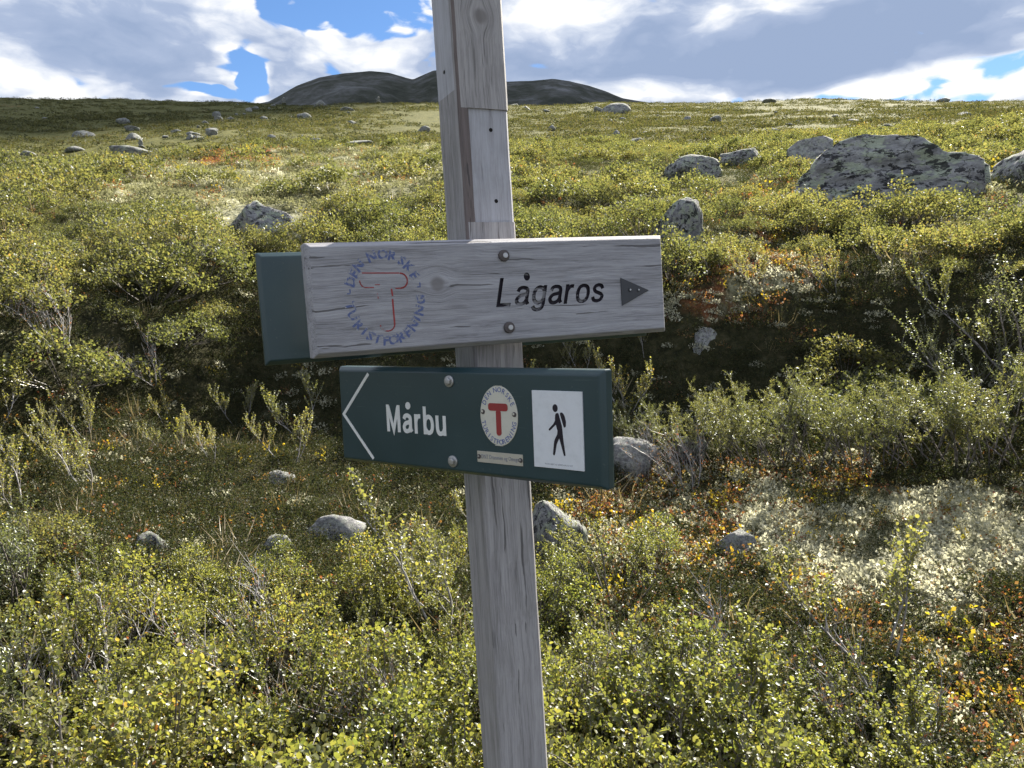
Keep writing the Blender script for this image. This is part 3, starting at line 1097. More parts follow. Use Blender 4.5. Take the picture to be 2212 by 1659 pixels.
def stroke_text(bm, word, x0, x1, y0, caph, w, z0, z1, shear=0.0, gap=.17):
    adv = []; x = 0
    for ch in word:
        adv.append(x); x += GLYPH[ch][0] + gap + w
    tot = x - gap
    kx = (x1 - x0) / tot; ky = caph / (1 + w)
    lift = 0
    for ch, ax in zip(word, adv):
        for kind, P in GLYPH[ch][1]:
            closed = kind == 'c'
            Q = [Vector(p) for p in P] if kind == 'l' else catmull(P, 5, closed)
            n = len(Q)
            L, R_ = [], []
            for i, q in enumerate(Q):
                a = Q[i - 1] if (i > 0 or closed) else None
                b = Q[(i + 1) % n] if (i < n - 1 or closed) else None
                d1 = (q - a).normalized() if a is not None else None
                d2 = (b - q).normalized() if b is not None else None
                d = (d1 + d2).normalized() if d1 is not None and d2 is not None else (d1 or d2)
                nn = Vector((-d.y, d.x))
                m = w / 2 / max(.35, nn.dot(Vector((-(d2 or d1).y, (d2 or d1).x))))
                L.append(q + nn * m); R_.append(q - nn * m)
            tr = lambda p: (x0 + (ax + w / 2 + p.x + shear * p.y) * kx, y0 + (p.y + w / 2) * ky)
            lift += 1
            zt = z1 + (lift % 7) * 2e-5
            vs = [[bm.verts.new((*tr(p), z)) for p in side] for side in (L, R_) for z in (z0, zt)]
            l0, l1, r0, r1 = vs
            m = n if closed else n - 1
            for i in range(m):
                j = (i + 1) % n
                bm.faces.new((r1[i], r1[j], l1[j], l1[i])); bm.faces.new((l0[i], l0[j], r0[j], r0[i]))
                bm.faces.new((l1[i], l1[j], l0[j], l0[i])); bm.faces.new((r0[i], r0[j], r1[j], r1[i]))
            if not closed:
                bm.faces.new((l0[0], r0[0], r1[0], l1[0])); bm.faces.new((r0[-1], l0[-1], l1[-1], r1[-1]))
    return bm


def circle_pts(cx, cy, rx, ry=None, n=28, a0=0, a1=2 * math.pi):
    ry = ry or rx
    full = abs(a1 - a0 - 2 * math.pi) < 1e-6
    m = n if full else n + 1
    return [(cx + rx * math.cos(a0 + (a1 - a0) * k / n), cy + ry * math.sin(a0 + (a1 - a0) * k / n)) for k in range(m)]


# ---- wooden board pointing right
def build_wood_board():
    root_m = SINV @ MW
    bm = board_bm(.6529, .18, .045, .011, .0018, chx=.0075)
    # a fine grid on the face is not needed: letters are cut in
    me = finish(bm, 'wooden_signboard', [M_BOARD, M_GROOVE])
    bo = obj('wooden_signboard', me, SIGN, root_m)
    bo['label'] = 'weathered grey wooden board pointing right with carved italic place name and worn ring emblem'
    t = stroke_text(bmesh.new(), 'Lagaros', -.0160, .1910, -.0262, .0490, .145, .0062, .0125, shear=.20, gap=.06)
    bmesh.ops.rotate(t, verts=t.verts[:], cent=(-.0155, -.0262, 0), matrix=Matrix.Rotation(rad(-.6), 3, 'Z'))
    add_prism(t, circle_pts(.0440, .0232, .0058, .0070, 18), .0062, .0125)
    cut_me = finish(t, 'cut', [M_GROOVE])
    cut = obj('cut', cut_me, SIGN, root_m)
    md = bo.modifiers.new('cut', 'BOOLEAN')
    md.operation = 'DIFFERENCE'; md.object = cut; md.solver = 'EXACT'; md.use_self = True
    md.material_mode = 'TRANSFER'
    bpy.context.view_layer.update()
    dg = bpy.context.evaluated_depsgraph_get()
    res = bpy.data.meshes.new_from_object(bo.evaluated_get(dg))
    bo.modifiers.clear()
    if len(res.vertices) > 300:
        bo.data = res
    bpy.data.objects.remove(cut)
    # bolts
    for (u, v) in ((.0033, .0602), (.0043, -.0622)):
        w = obj('bolt', disc_mesh(.0098, .0042, M_RUST, 22, .001), bo, Matrix.Translation((u, v, .0098)))
    bolt_socket = disc_mesh(.0045, .0012, M_STEEL, 14)
    for (u, v) in ((.0048, .0602), (.0058, -.0622)):
        obj('bolt_shank', bolt_socket, bo, Matrix.Translation((u, v, .0148)))
    # arrow plate with two screws
    b2 = bmesh.new()
    add_prism(b2, [(.2289, .0140), (.2290, -.0370), (.2876, -.0113)], .0101, .0122)
    bmesh.ops.bevel(b2, geom=b2.edges[:], offset=.0004, segments=1, affect='EDGES')
    obj('arrow_plate', finish(b2, 'arrow_plate', [M_DARKMETAL]), bo)
    for (u, v) in ((.2472, -.0088), (.2650, -.0096)):
        obj('screw', disc_mesh(.0036, .0012, M_DARKMETAL, 14), bo, Matrix.Translation((u, v, .0122)))
        obj('screw_socket', disc_mesh(.0018, .0004, M_STEEL, 6), bo, Matrix.Translation((u, v, .0135)))
    # ring of worn blue letters
    ang = [('D', 156), ('E', 144), ('N', 131), ('N', 107), ('O', 89), ('R', 73), ('S', 57), ('K', 43), ('E', 29)]
    low = [('T', 189), ('U', 202), ('R', 218), ('I', 229), ('S', 240), ('T', 252), ('F', 266), ('O', 278), ('R', 292), ('E', 304), ('N', 317), ('I', 328), ('N', 340), ('G', 355)]
    ring_letters(bo, 'ring_letter', M_WBLUE, ang, low, -.2062, -.0006, .0585, .0690, .0155, .0101, .0104, .035)
    for a in (171, 14):
        x, y = -.2062 + .0585 * math.cos(rad(a)), -.0006 + .069 * math.sin(rad(a))
        ring = bmesh.new()
        add_prism(ring, [(x - .003, y - .003), (x + .003, y - .003), (x + .003, y + .005), (x + .001, y + .005), (x + .001, y - .001), (x - .003, y - .001)], .0101, .0104)
        obj('ring_mark', finish(ring, 'ring_mark', [M_WBLUE]), bo)
    # red outline of the letter T, a thin worn painted groove
    tb = bmesh.new()
    def stroke(pts, w=.0017):
        for (p, q) in zip(pts[:-1], pts[1:]):
            p, q = Vector(p), Vector(q)
            d = (q - p).normalized(); nrm = Vector((-d.y, d.x)) * w / 2
            p2, q2 = p - d * w * .3, q + d * w * .3
            add_prism(tb, [tuple(p2 - nrm), tuple(q2 - nrm), tuple(q2 + nrm), tuple(p2 + nrm)], .0101, .01035)
    stroke([(-.2405, .0398), (-.2050, .0385), (-.181, .0376)])
    stroke(circle_pts(-.1795, .0253, .0115, .0120, 10, rad(88), rad(-88)), .0024)
    stroke([(-.179, .0132), (-.188, .0133)])
    stroke([(-.236, .0168), (-.224, .0163)])
    stroke(circle_pts(-.236, .028, .0095, .0115, 8, rad(182), rad(268)))
    stroke([(-.1952, .0122), (-.1945, .002)], .0025)
    stroke([(-.1948, -.004), (-.1945, -.044)], .0026)
    stroke(circle_pts(-.2062, -.0440, .0117, .0105, 10, rad(0), rad(-178)), .0020)
    stroke([(-.2185, .006), (-.2180, -.001)])
    stroke([(-.221, .0205), (-.214, .0203)], .0012)
    obj('painted_letter', finish(tb, 'painted_letter', [M_WRED]), bo)
    return bo


def ring_letters(parent, name, mat, top, low, cx, cy, rx, ry, size, z0, z1, off=.02):
    for ch, a in top + low:
        t = text_mesh(ch, extrude=.01, offset=off, res=2)
        xs = [v.co.x for v in t.verts]; zs = [v.co.z for v in t.verts]
        mx = (min(xs) + max(xs)) / 2
        is_top = (ch, a) in top and a < 175
        th = rad(a) - math.pi / 2 if is_top else rad(a) + math.pi / 2
        zm = (min(zs) + max(zs)) / 2
        for v in t.verts:
            v.co = Vector(((v.co.x - mx) * size / CAPH * .95, (v.co.y - CAPH / 2) * size / CAPH, z0 if v.co.z < zm else z1))
        obj(name, finish(t, name, [mat]), parent, Matrix.Translation((cx + rx * math.cos(rad(a)), cy + ry * math.sin(rad(a)), 0)) @ Matrix.Rotation(th, 4, 'Z'))


WOODB = build_wood_board()


# ---- green board behind the post
def build_rear_board():
    M = SINV @ board_matrix((-0.0172, 0.1589, 1.323), R_WOOD, off=.160)
    bm = board_bm(.772, .194, .022, .010, .002, chx=.008)
    o = obj('rear_signboard', finish(bm, 'rear_signboard', [M_GREEN]), SIGN, M @ Matrix.Translation((0.0, -.0035, 0)))
    o['label'] = 'dark green painted board behind the wooden one, its left end showing'


build_rear_board()


# ---- green board pointing left
def build_green_board():
    M = SINV @ MG
    bm = board_bm(.5682, .18, .030, .010, .0024, chx=.007)
    bo = obj('green_signboard', finish(bm, 'green_signboard', [M_GREEN]), SIGN, M)
    bo['label'] = 'dark green board pointing left with white place name, round emblem and hiker panel'
    zf = .010
    # chevron
    c = bmesh.new()
    w = .0058
    A, B, C = Vector((-.199, .0777)), Vector((-.2700, .0006)), Vector((-.197, -.0788))
    def off(p, q):
        d = (q - p).normalized(); return Vector((-d.y, d.x)) * w / 2
    n1, n2 = off(A, B), off(B, C)
    nb = (n1 + n2).normalized() * (w / 2) / max(.3, (n1 + n2).normalized().dot(n1.normalized()))
    pts = [A + n1, B + nb, C + n2, C - n2, B - nb, A - n1]
    add_prism(c, [tuple(p) for p in (A + n1, B + nb, B - nb, A - n1)], zf - .001, zf + .0007)
    add_prism(c, [tuple(p) for p in (B + nb, C + n2, C - n2, B - nb)], zf - .001, zf + .0007)
    obj('chevron', finish(c, 'chevron', [M_WHITE]), bo)
    # name
    t = stroke_text(bmesh.new(), 'Marbu', -.1578, -.0178, -.0262, .0500, .175, zf - .001, zf + .0008, gap=.10)
    add_prism(t, circle_pts(-.1048, .0228, .0058, .0066, 20), zf - .001, zf + .0008)
    obj('lettering', finish(t, 'lettering', [M_WHITE]), bo)
    # bolts
    for (u, v) in ((-.0073, .0681), (-.0068, -.0679)):
        obj('bolt', disc_mesh(.0100, .0028, M_STEEL, 24, .0006), bo, Matrix.Translation((u, v, zf)))
        obj('bolt_head', disc_mesh(.0066, .0042, M_STEEL, 6, .0004), bo, Matrix.Translation((u, v, zf + .0026)) @ Matrix.Rotation(.4, 4, 'Z'))
    # emblem
    e = bmesh.new()
    add_prism(e, circle_pts(.0938, .0143, .0372, .0487, 48), zf - .001, zf + .0016)
    bmesh.ops.bevel(e, geom=[x for x in e.edges if all(v.co.z > zf for v in x.verts)], offset=.0006, segments=1, affect='EDGES')
    em = obj('emblem', finish(e, 'emblem', [M_CREAM]), bo)
    z0, z1 = zf + .0010, zf + .0020
    tt = bmesh.new()
    def rrect(x0, x1, y0, y1, r, n=6):
        p = []
        for cx_, cy_, a in ((x1 - r, y1 - r, 0), (x0 + r, y1 - r, 90), (x0 + r, y0 + r, 180), (x1 - r, y0 + r, 270)):
            p += circle_pts(cx_, cy_, r, r, n, rad(a), rad(a + 90))
        return p
    add_prism(tt, rrect(.0738, .1124, .0223, .0346, .0045), z0, z1 + .0002)
    add_prism(tt, rrect(.0886, .0986, -.0178, .0240, .0047), z0, z1)
    obj('emblem_initial', finish(tt, 'emblem_letter', [M_REDE]), bo)
    top = list(zip('DEN', (150, 137, 124))) + list(zip('NORSKE', (100, 84, 68, 54, 41, 28)))
    n = len('TURISTFORENING')
    low = [(ch, 196 + k * (344 - 196) / (n - 1)) for k, ch in enumerate('TURISTFORENING')]
    ring_letters(bo, 'emblem_letter', M_BLUE, top, low, .0938, .0143, .0315, .0425, .0078, z0, z1, .006)
    for (u, v) in ((.0625, .0200), (.1250, .0180)):
        obj('screw', disc_mesh(.0040, .0016, M_RUST, 14), bo, Matrix.Translation((u, v, zf + .0014)))
        obj('screw_slot', disc_mesh(.0020, .0006, M_CREAM, 8), bo, Matrix.Translation((u - .0006, v + .0008, zf + .0031)))
    # name plate
    p = bmesh.new()
    add_prism(p, [(.0464, -.0643), (.1374, -.0643), (.1374, -.0457), (.0464, -.0457)], zf - .001, zf + .0014)
    bmesh.ops.bevel(p, geom=p.edges[:], offset=.0004, segments=1, affect='EDGES')
    obj('name_plate', finish(p, 'name_plate', [M_BRASS]), bo)
    t = text_mesh('DNT Drammen og Omegn', extrude=.01, offset=0, res=2)
    fit_text(t, .0555, .1300, -.0575, .0068, zf + .001, zf + .0018)
    obj('plate_lettering', finish(t, 'plate_lettering', [M_GREYINK]), bo)
    for (u, v) in ((.0505, -.0548), (.1337, -.0548)):
        obj('screw', disc_mesh(.0038, .0014, M_RUST, 14), bo, Matrix.Translation((u, v, zf + .0012)))
        obj('screw_slot', disc_mesh(.0019, .0006, M_STEEL, 8), bo, Matrix.Translation((u - .0004, v + .0006, zf + .0027)))
    # hiker panel
    q = bmesh.new()
    add_prism(q, [(.1600, -.0621), (.2500, -.0621), (.2500, .0577), (.1600, .0577)], zf - .001, zf + .0024)
    bmesh.ops.bevel(q, geom=q.edges[:], offset=.0004, segments=1, affect='EDGES')
    obj('hiker_panel', finish(q, 'hiker_panel', [M_PANEL]), bo)
    k = bmesh.new()
    za, zb = zf + .0020, zf + .0028
    add_prism(k, circle_pts(.2022, .0315, .0046, .0060, 20), za, zb)
    body = [(.2056, .0243), (.2030, .0232), (.2018, .0205), (.2012, .0120), (.1985, .0075), (.1895, -.0012), (.1893, -.0028), (.1913, -.0037), (.1990, .0030), (.2026, .0062),
            (.2052, -.0031), (.2046, -.0085), (.2002, -.0160), (.1985, -.0200), (.1957, -.0395), (.1965, -.0414), (.1985, -.0412), (.1996, -.0390),
            (.2030, -.0240), (.2078, -.0144), (.2104, -.0231), (.2152, -.0405), (.2166, -.0414), (.2182, -.0402), (.2180, -.0385), (.2152, -.0177), (.2139, -.0026), (.2132, .0050), (.2083, .0224), (.2072, .0240)]
    add_prism(k, body, za, zb)
    pack = [(.2104, .0230), (.2112, .0249), (.2140, .0254), (.2162, .0240), (.2187, .0196), (.2208, .0113), (.2203, .0048), (.2190, .0030), (.2171, .0024), (.2160, .0045)]
    add_prism(k, pack, za, zb)
    obj('hiker_pictogram', finish(k, 'hiker_pictogram', [M_INK]), bo)
    t = text_mesh('PRODUSERT AV ARBEIDSPRODUKT', extrude=.01, res=1)
    fit_text(t, .1805, .2305, -.0570, .0024, za, zb - .0003)
    obj('panel_lettering', finish(t, 'panel_lettering', [M_GREYINK]), bo)


build_green_board()

# ------------------------------------------------------------------ plants: prototypes
def leaf_mat(name, cols, trans=(2.35, 2.42, 1.5), tmix=.54, rough=.42, gloss=.045):
    m, N = newmat(name)
    at = N.n('ShaderNodeAttribute', attribute_name='rnd')
    oi = N.n('ShaderNodeObjectInfo')
    f = N.math('ADD', N.math('MULTIPLY', at.outputs['Fac'], .70), N.math('MULTIPLY', oi.outputs['Random'], .34))
    c = N.ramp(f, cols)
    dfs = N.n('ShaderNodeBsdfDiffuse', ins={'Color': c})
    t = N.n('ShaderNodeBsdfTranslucent', ins={'Color': N.mix(1.0, c, trans, 'MULTIPLY')})
    mx = N.n('ShaderNodeMixShader', ins={0: tmix, 1: dfs, 2: t})
    gl = N.n('ShaderNodeBsdfGlossy', ins={'Color': (.9, .95, 1.0), 'Roughness': rough})
    m2 = N.n('ShaderNodeMixShader', ins={0: gloss, 1: mx, 2: gl})
    N.out(m2.outputs[0])
    return m


def bark_mat(name, c0, c1, rough=.6):
    m, N = newmat(name)
    tc = N.n('ShaderNodeTexCoord')
    n = N.noise(tc.outputs['Object'], 45, 4, .6)
    N.out(N.pbsdf(N.ramp(n, [(.35, c0), (.65, c1)]), rough, .4))
    return m


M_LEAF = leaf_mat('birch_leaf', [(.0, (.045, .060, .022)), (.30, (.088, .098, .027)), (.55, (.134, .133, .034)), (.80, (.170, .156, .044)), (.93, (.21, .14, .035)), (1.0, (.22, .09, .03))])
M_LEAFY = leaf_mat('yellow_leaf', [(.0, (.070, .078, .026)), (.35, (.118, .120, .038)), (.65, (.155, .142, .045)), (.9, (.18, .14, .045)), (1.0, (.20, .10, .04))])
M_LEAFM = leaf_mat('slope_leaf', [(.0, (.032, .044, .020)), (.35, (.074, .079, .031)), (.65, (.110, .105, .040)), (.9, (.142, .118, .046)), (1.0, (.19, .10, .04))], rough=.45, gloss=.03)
M_FARL = leaf_mat('far_scrub_leaf', [(.0, (.040, .048, .018)), (.4, (.080, .082, .028)), (.75, (.115, .108, .036)), (1.0, (.13, .10, .04))], trans=(1.5, 1.5, 1.1), tmix=.4, rough=.6, gloss=.03)
M_AUT = leaf_mat('autumn_leaf', [(.0, (.05, .06, .018)), (.25, (.14, .12, .03)), (.5, (.20, .125, .035)), (.75, (.18, .07, .035)), (1.0, (.13, .045, .03))], trans=(1.8, 1.6, 1.1))
M_YEL = leaf_mat('bright_yellow_leaf', [(.0, (.14, .16, .02)), (.5, (.25, .22, .025)), (1.0, (.28, .19, .03))], trans=(2.0, 1.9, .9))
M_HEATH = leaf_mat('heath_leaf', [(.0, (.014, .019, .009)), (.4, (.030, .038, .015)), (.7, (.055, .056, .024)), (.95, (.085, .060, .032))], tmix=.25, rough=.5, gloss=.015)
M_JUN = leaf_mat('juniper_needle', [(.0, (.060, .070, .026)), (.4, (.105, .115, .042)), (.75, (.155, .15, .060)), (1.0, (.18, .155, .07))], trans=(2.0, 2.0, 1.2), tmix=.45, rough=.38, gloss=.045)
M_WIL = leaf_mat('willow_leaf', [(.0, (.07, .085, .035)), (.5, (.125, .14, .06)), (1.0, (.165, .165, .08))], trans=(1.9, 1.9, 1.2), tmix=.45, rough=.36, gloss=.055)
M_LICH = leaf_mat('reindeer_lichen', [(.0, (.34, .33, .23)), (.4, (.50, .49, .37)), (.8, (.60, .59, .48)), (1.0, (.66, .64, .54))], trans=(1.1, 1.1, 1.0), tmix=.5, rough=.9, gloss=0.0)
M_DRY = leaf_mat('dry_grass', [(.0, (.14, .10, .05)), (.5, (.24, .19, .10)), (1.0, (.34, .28, .17))], trans=(1.2, 1.2, 1.0), tmix=.3, rough=.5, gloss=.04)
M_BARK = bark_mat('birch_bark', (.055, .047, .044), (.24, .22, .21), .35)
M_BARKG = bark_mat('grey_dead_twig', (.18, .17, .17), (.36, .35, .35), .45)


def nrm(a):
    return a / np.maximum(np.linalg.norm(a, axis=-1, keepdims=True), 1e-9)


def tubes(polys, sides=3):
    V, F = [], []
    base = 0
    for P, rad_ in polys:
        K = len(P)
        d = nrm(np.gradient(P, axis=0))
        ref = np.where(np.abs(d[:, 2:3]) < .9, np.array([[0, 0, 1.0]]), np.array([[1.0, 0, 0]]))
        a = nrm(np.cross(d, ref)); b = np.cross(d, a)
        for s in range(sides):
            t = 2 * math.pi * s / sides
            V.append(P + (a * math.cos(t) + b * math.sin(t)) * rad_[:, None])
        i = np.arange(K - 1)
        for s in range(sides):
            s2 = (s + 1) % sides
            F.append(np.stack([base + s * K + i, base + s2 * K + i, base + s2 * K + i + 1, base + s * K + i + 1], -1))
        base += sides * K
    return np.concatenate(V), np.concatenate(F)


def leaves(P, D, Nn, size, wid=.9, hexa=True):
    n = len(P)
    D = nrm(D); S_ = nrm(np.cross(D, Nn)); U = np.cross(S_, D)
    sz = size[:, None]
    if hexa:
        shape = [(0, 0, 0), (.30, .42, .10), (.75, .40, .10), (1, 0, -.05), (.75, -.40, .10), (.30, -.42, .10)]
        F = np.array([[0, 1, 2, 3], [0, 3, 4, 5]])
    else:
        shape = [(0, 0, 0), (.5, .5, .12), (1, 0, -.03), (.5, -.5, .12)]
        F = np.array([[0, 1, 2, 3]])
    V = np.stack([P + sz * (D * a + S_ * (b * wid) + U * c) for a, b, c in shape], 1)
    k = len(shape)
    Fa = (np.arange(n)[:, None, None] * k + F[None]).reshape(-1, 4)
    return V.reshape(-1, 3), Fa, len(F)


def grow(rng, p0, d0, L, n, curl=(0, 0, .25), wig=.18):
    P = [np.array(p0, float)]
    d = nrm(np.array(d0, float))
    st = L / (n - 1)
    for k in range(n - 1):
        d = nrm(d + np.array(curl) / n + rng.normal(0, wig, 3) * .5)
        P.append(P[-1] + d * st)
    return np.array(P)


def shrub_proto(seed, H, spread, nstem, leaf, lod, lmat, bmat=None, wind=(-.25, 0, 0), dens=1.0, wid=.9, shoot=.10, ups=.55, bare=.18):
    """a twiggy dwarf shrub: arching stems, side branches and short upright shoots lined with small leaves"""
    rng = np.random.default_rng(seed)
    polys, lp, ld, ln = [], [], [], []
    wind = np.array(wind)
    def line(P, r0, r1): polys.append((P, np.linspace(r0, r1, len(P))))
    def leafy(P, t0, gap, jitter=.5):
        seg = np.linalg.norm(np.diff(P, axis=0), axis=1); cum = np.concatenate([[0], np.cumsum(seg)]); L = cum[-1]
        m = max(1, int(L * (1 - t0) / gap))
        s = t0 * L + (np.arange(m) + rng.random(m) * jitter) / m * L * (1 - t0)
        Q = np.stack([np.interp(s, cum, P[:, k]) for k in range(3)], 1)
        d = nrm(P[-1] - P[0])
        az = np.arange(m) * 2.4 + rng.random() * 6 + rng.normal(0, .5, m)
        a = nrm(np.cross(d, [0.3, .2, .9])); b = np.cross(d, a)
        out = a[None] * np.cos(az)[:, None] + b[None] * np.sin(az)[:, None]
        lp.append(Q); ld.append(out * .8 + d[None] * .6 + rng.normal(0, .2, (m, 3)))
        ln.append(np.array([0, 0, .75])[None] + rng.normal(0, .55, (m, 3)) + d[None] * .3)
    gap = leaf * .62 / dens
    sub = 6 if lod < 2 else 4
    for s in range(nstem):
        az = 2 * math.pi * (s + rng.random() * .8) / nstem
        tilt = rng.uniform(.35, 1.15) * spread
        d0 = np.array([math.cos(az) * math.sin(tilt), math.sin(az) * math.sin(tilt), math.cos(tilt)]) + wind * .4
        p0 = np.array([math.cos(az), math.sin(az), 0]) * rng.uniform(.01, .09)
        p0[2] = -.03
        L = H * rng.uniform(.85, 1.35)
        P = grow(rng, p0, d0, L, 9, curl=(wind[0], wind[1], .55), wig=.20)
        line(P, .0078 * H / .6 + .001, .0021)
        nb = int((7 if lod == 0 else 5 if lod == 1 else 4) * rng.uniform(.8, 1.2))
        for k in range(nb):
            t = bare + (1 - bare) * (k + rng.random()) / nb
            i = min(int(t * 8), 7); f = t * 8 - i
            q = P[i] * (1 - f) + P[i + 1] * f
            sd = nrm(P[i + 1] - P[i])
            ra = rng.normal(0, 1, 3); ra[2] = abs(ra[2]) * .5
            bd = nrm(sd * .7 + nrm(ra) * .9 + np.array([0, 0, ups]) + wind * .5)
            bl = H * rng.uniform(.22, .48) * (1.15 - .5 * t)
            B = grow(rng, q, bd, bl, sub, curl=(wind[0] * .5, 0, .5), wig=.22)
            line(B, .0026, .0010)
            leafy(B, .35, gap * 1.3)
            ns = int(rng.integers(3, 6)) if lod == 0 else 3 if lod == 1 else 2
            for j in range(ns):
                tt = .25 + .75 * (j + rng.random()) / ns
                ii = min(int(tt * (sub - 1)), sub - 2); ff = tt * (sub - 1) - ii
                q2 = B[ii] * (1 - ff) + B[ii + 1] * ff
                ra = rng.normal(0, 1, 3)
                sdv = nrm(nrm(B[-1] - B[0]) * .5 + nrm(ra) * .7 + np.array([0, 0, ups * 1.1]))
                Q = grow(rng, q2, sdv, shoot * rng.uniform(.6, 1.5), 4, curl=(0, 0, .5), wig=.15)
                line(Q, .0013, .0006)
                leafy(Q, .08, gap)
        leafy(P, .72, gap)
    bV, bF = tubes(polys, 4 if lod == 0 else 3)
    P, D, Nn = np.concatenate(lp), np.concatenate(ld), np.concatenate(ln)
    sz = leaf * rng.uniform(.65, 1.25, len(P))
    lV, lF, nf = leaves(P, D, Nn, sz, wid, hexa=(lod == 0))
    rn = np.repeat(np.clip(rng.beta(2.2, 2.6, len(P)) + (rng.random(len(P)) < .03) * .5, 0, 1), nf)
    bm_ = pymesh('branches', bV, bF, [bmat or M_BARK])
    lm_ = pymesh('foliage', lV, lF, [lmat], rnd=rn)
    return bm_, lm_


def dome_proto(seed, R_, H, nclump, nleaf, leaf, lmat, wid=.9, bmat=None, rc=.10, hexa=False):
    """a rounded leafy dwarf shrub: woody stems ending in tight leaf clumps over an uneven dome"""
    rng = np.random.default_rng(seed)
    polys, lp, ld, ln = [], [], [], []
    ph = rng.random(4) * 6.28
    for c in range(nclump):
        az = rng.random() * 6.283
        q = math.sqrt((c + .5) / nclump)
        lob = 1 + .22 * math.sin(2 * az + ph[0]) + .16 * math.sin(3 * az + ph[1]) + rng.normal(0, .08)
        r = R_ * q * lob
        z = H * (1 - .75 * q ** 2.2) * (1 + rng.normal(0, .16)) * (.85 + .2 * math.sin(az + ph[2]))
        ctr = np.array([math.cos(az) * r, math.sin(az) * r, max(z, .06)])
        base = np.array([math.cos(az), math.sin(az), 0]) * r * .22
        mid = base * .5 + ctr * .5 + np.array([math.cos(az), math.sin(az), 0]) * r * .12 - np.array([0, 0, .12 * H]) + rng.normal(0, .02, 3)
        t = np.linspace(0, 1, 6)[:, None]
        P = base * (1 - t) ** 2 + 2 * mid * t * (1 - t) + ctr * t ** 2
        P[0, 2] = -.03
        polys.append((P, np.linspace(.0062, .0018, 6) * (H / .45)))
        k = rng.uniform(.7, 1.3)
        m = int(nleaf * k)
        o = rng.normal(0, 1, (m, 3))
        o = o * np.minimum(1, 1.55 / np.linalg.norm(o, axis=1, keepdims=True)) * np.array([1, 1, .62]) * rc * k ** .5
        o[:, 2] = np.where(o[:, 2] < 0, o[:, 2] * .6, o[:, 2] * 1.15)
        lp.append(ctr + o)
        d = nrm(o + rng.normal(0, rc * .6, (m, 3)) + np.array([0, 0, rc * .7]))
        ld.append(d + rng.normal(0, .35, (m, 3)))
        ln.append(rng.normal(0, .6, (m, 3)) + np.array([0, 0, .7]))
        for j in range(3):      # short shoots standing out of the clump
            dv = nrm(rng.normal(0, 1, 3) * np.array([1, 1, .4]) + np.array([-.2, 0, .8]))
            L = rc * rng.uniform(1.2, 2.3)
            Q = ctr + dv * np.linspace(0, L, 4)[:, None]
            polys.append((Q, np.linspace(.0013, .0006, 4)))
            n2 = max(3, int(L / (leaf * .6)))
            lp.append(ctr + dv * (rng.random(n2)[:, None] * L)); ld.append(rng.normal(0, 1, (n2, 3)) + dv * .6); ln.append(rng.normal(0, .6, (n2, 3)) + np.array([0, 0, .6]))
    bV, bF = tubes(polys, 3)
    P, D, Nn = np.concatenate(lp), np.concatenate(ld), np.concatenate(ln)
    keep = P[:, 2] > .0
    P, D, Nn = P[keep], D[keep], Nn[keep]
    lV, lF, nf = leaves(P, D, Nn, leaf * rng.uniform(.6, 1.3, len(P)), wid, hexa=hexa)
    rn = np.repeat(np.clip(rng.beta(2.2, 2.6, len(P)) + (rng.random(len(P)) < .02) * .5, 0, 1), nf)
    return pymesh('branches', bV, bF, [bmat or M_BARK]), pymesh('foliage', lV, lF, [lmat], rnd=rn)


def tuft_proto(seed, R_, H, nshoot, leaf, lmat, wid=.6, gap=.6, up=.8, kind='leaf'):
    """low ground plant: short leafy shoots from one mat"""
    rng = np.random.default_rng(seed)
    Ps, Ds, Ns = [], [], []
    for s in range(nshoot):
        a = rng.random() * 6.283; r = R_ * math.sqrt(rng.random())
        p0 = np.array([math.cos(a) * r, math.sin(a) * r, -.01])
        d = nrm(np.array([math.cos(a) * r / R_ * .8, math.sin(a) * r / R_ * .8, up]) + rng.normal(0, .3, 3))
        L = H * rng.uniform(.5, 1.15) * (1.1 - .5 * r / R_)
        m = max(2, int(L / (leaf * gap)))
        t = (np.arange(m) + rng.random(m)) / m
        if kind == 'grass':
            Ps.append(p0[None] + d[None] * L * .0); Ds.append((d + np.array([0, 0, .2]))[None]); Ns.append(rng.normal(0, 1, (1, 3)))
            continue
        Q = p0[None] + d[None] * (L * t)[:, None] + rng.normal(0, .004, (m, 3))
        Ps.append(Q)
        Ds.append(rng.normal(0, 1, (m, 3)) + d[None] * .7)
        Ns.append(np.array([[0, 0, .6]]) + rng.normal(0, .6, (m, 3)))
    P, D, Nn = np.concatenate(Ps), np.concatenate(Ds), np.concatenate(Ns)
    if kind == 'grass': sz = H * rng.uniform(.5, 1.2, len(P))
    else: sz = leaf * rng.uniform(.6, 1.3, len(P))
    V, F, nf = leaves(P, D, Nn, sz, wid, hexa=False)
    return pymesh('tuft', V, F, [lmat], rnd=np.repeat(rng.random(len(P)), nf))


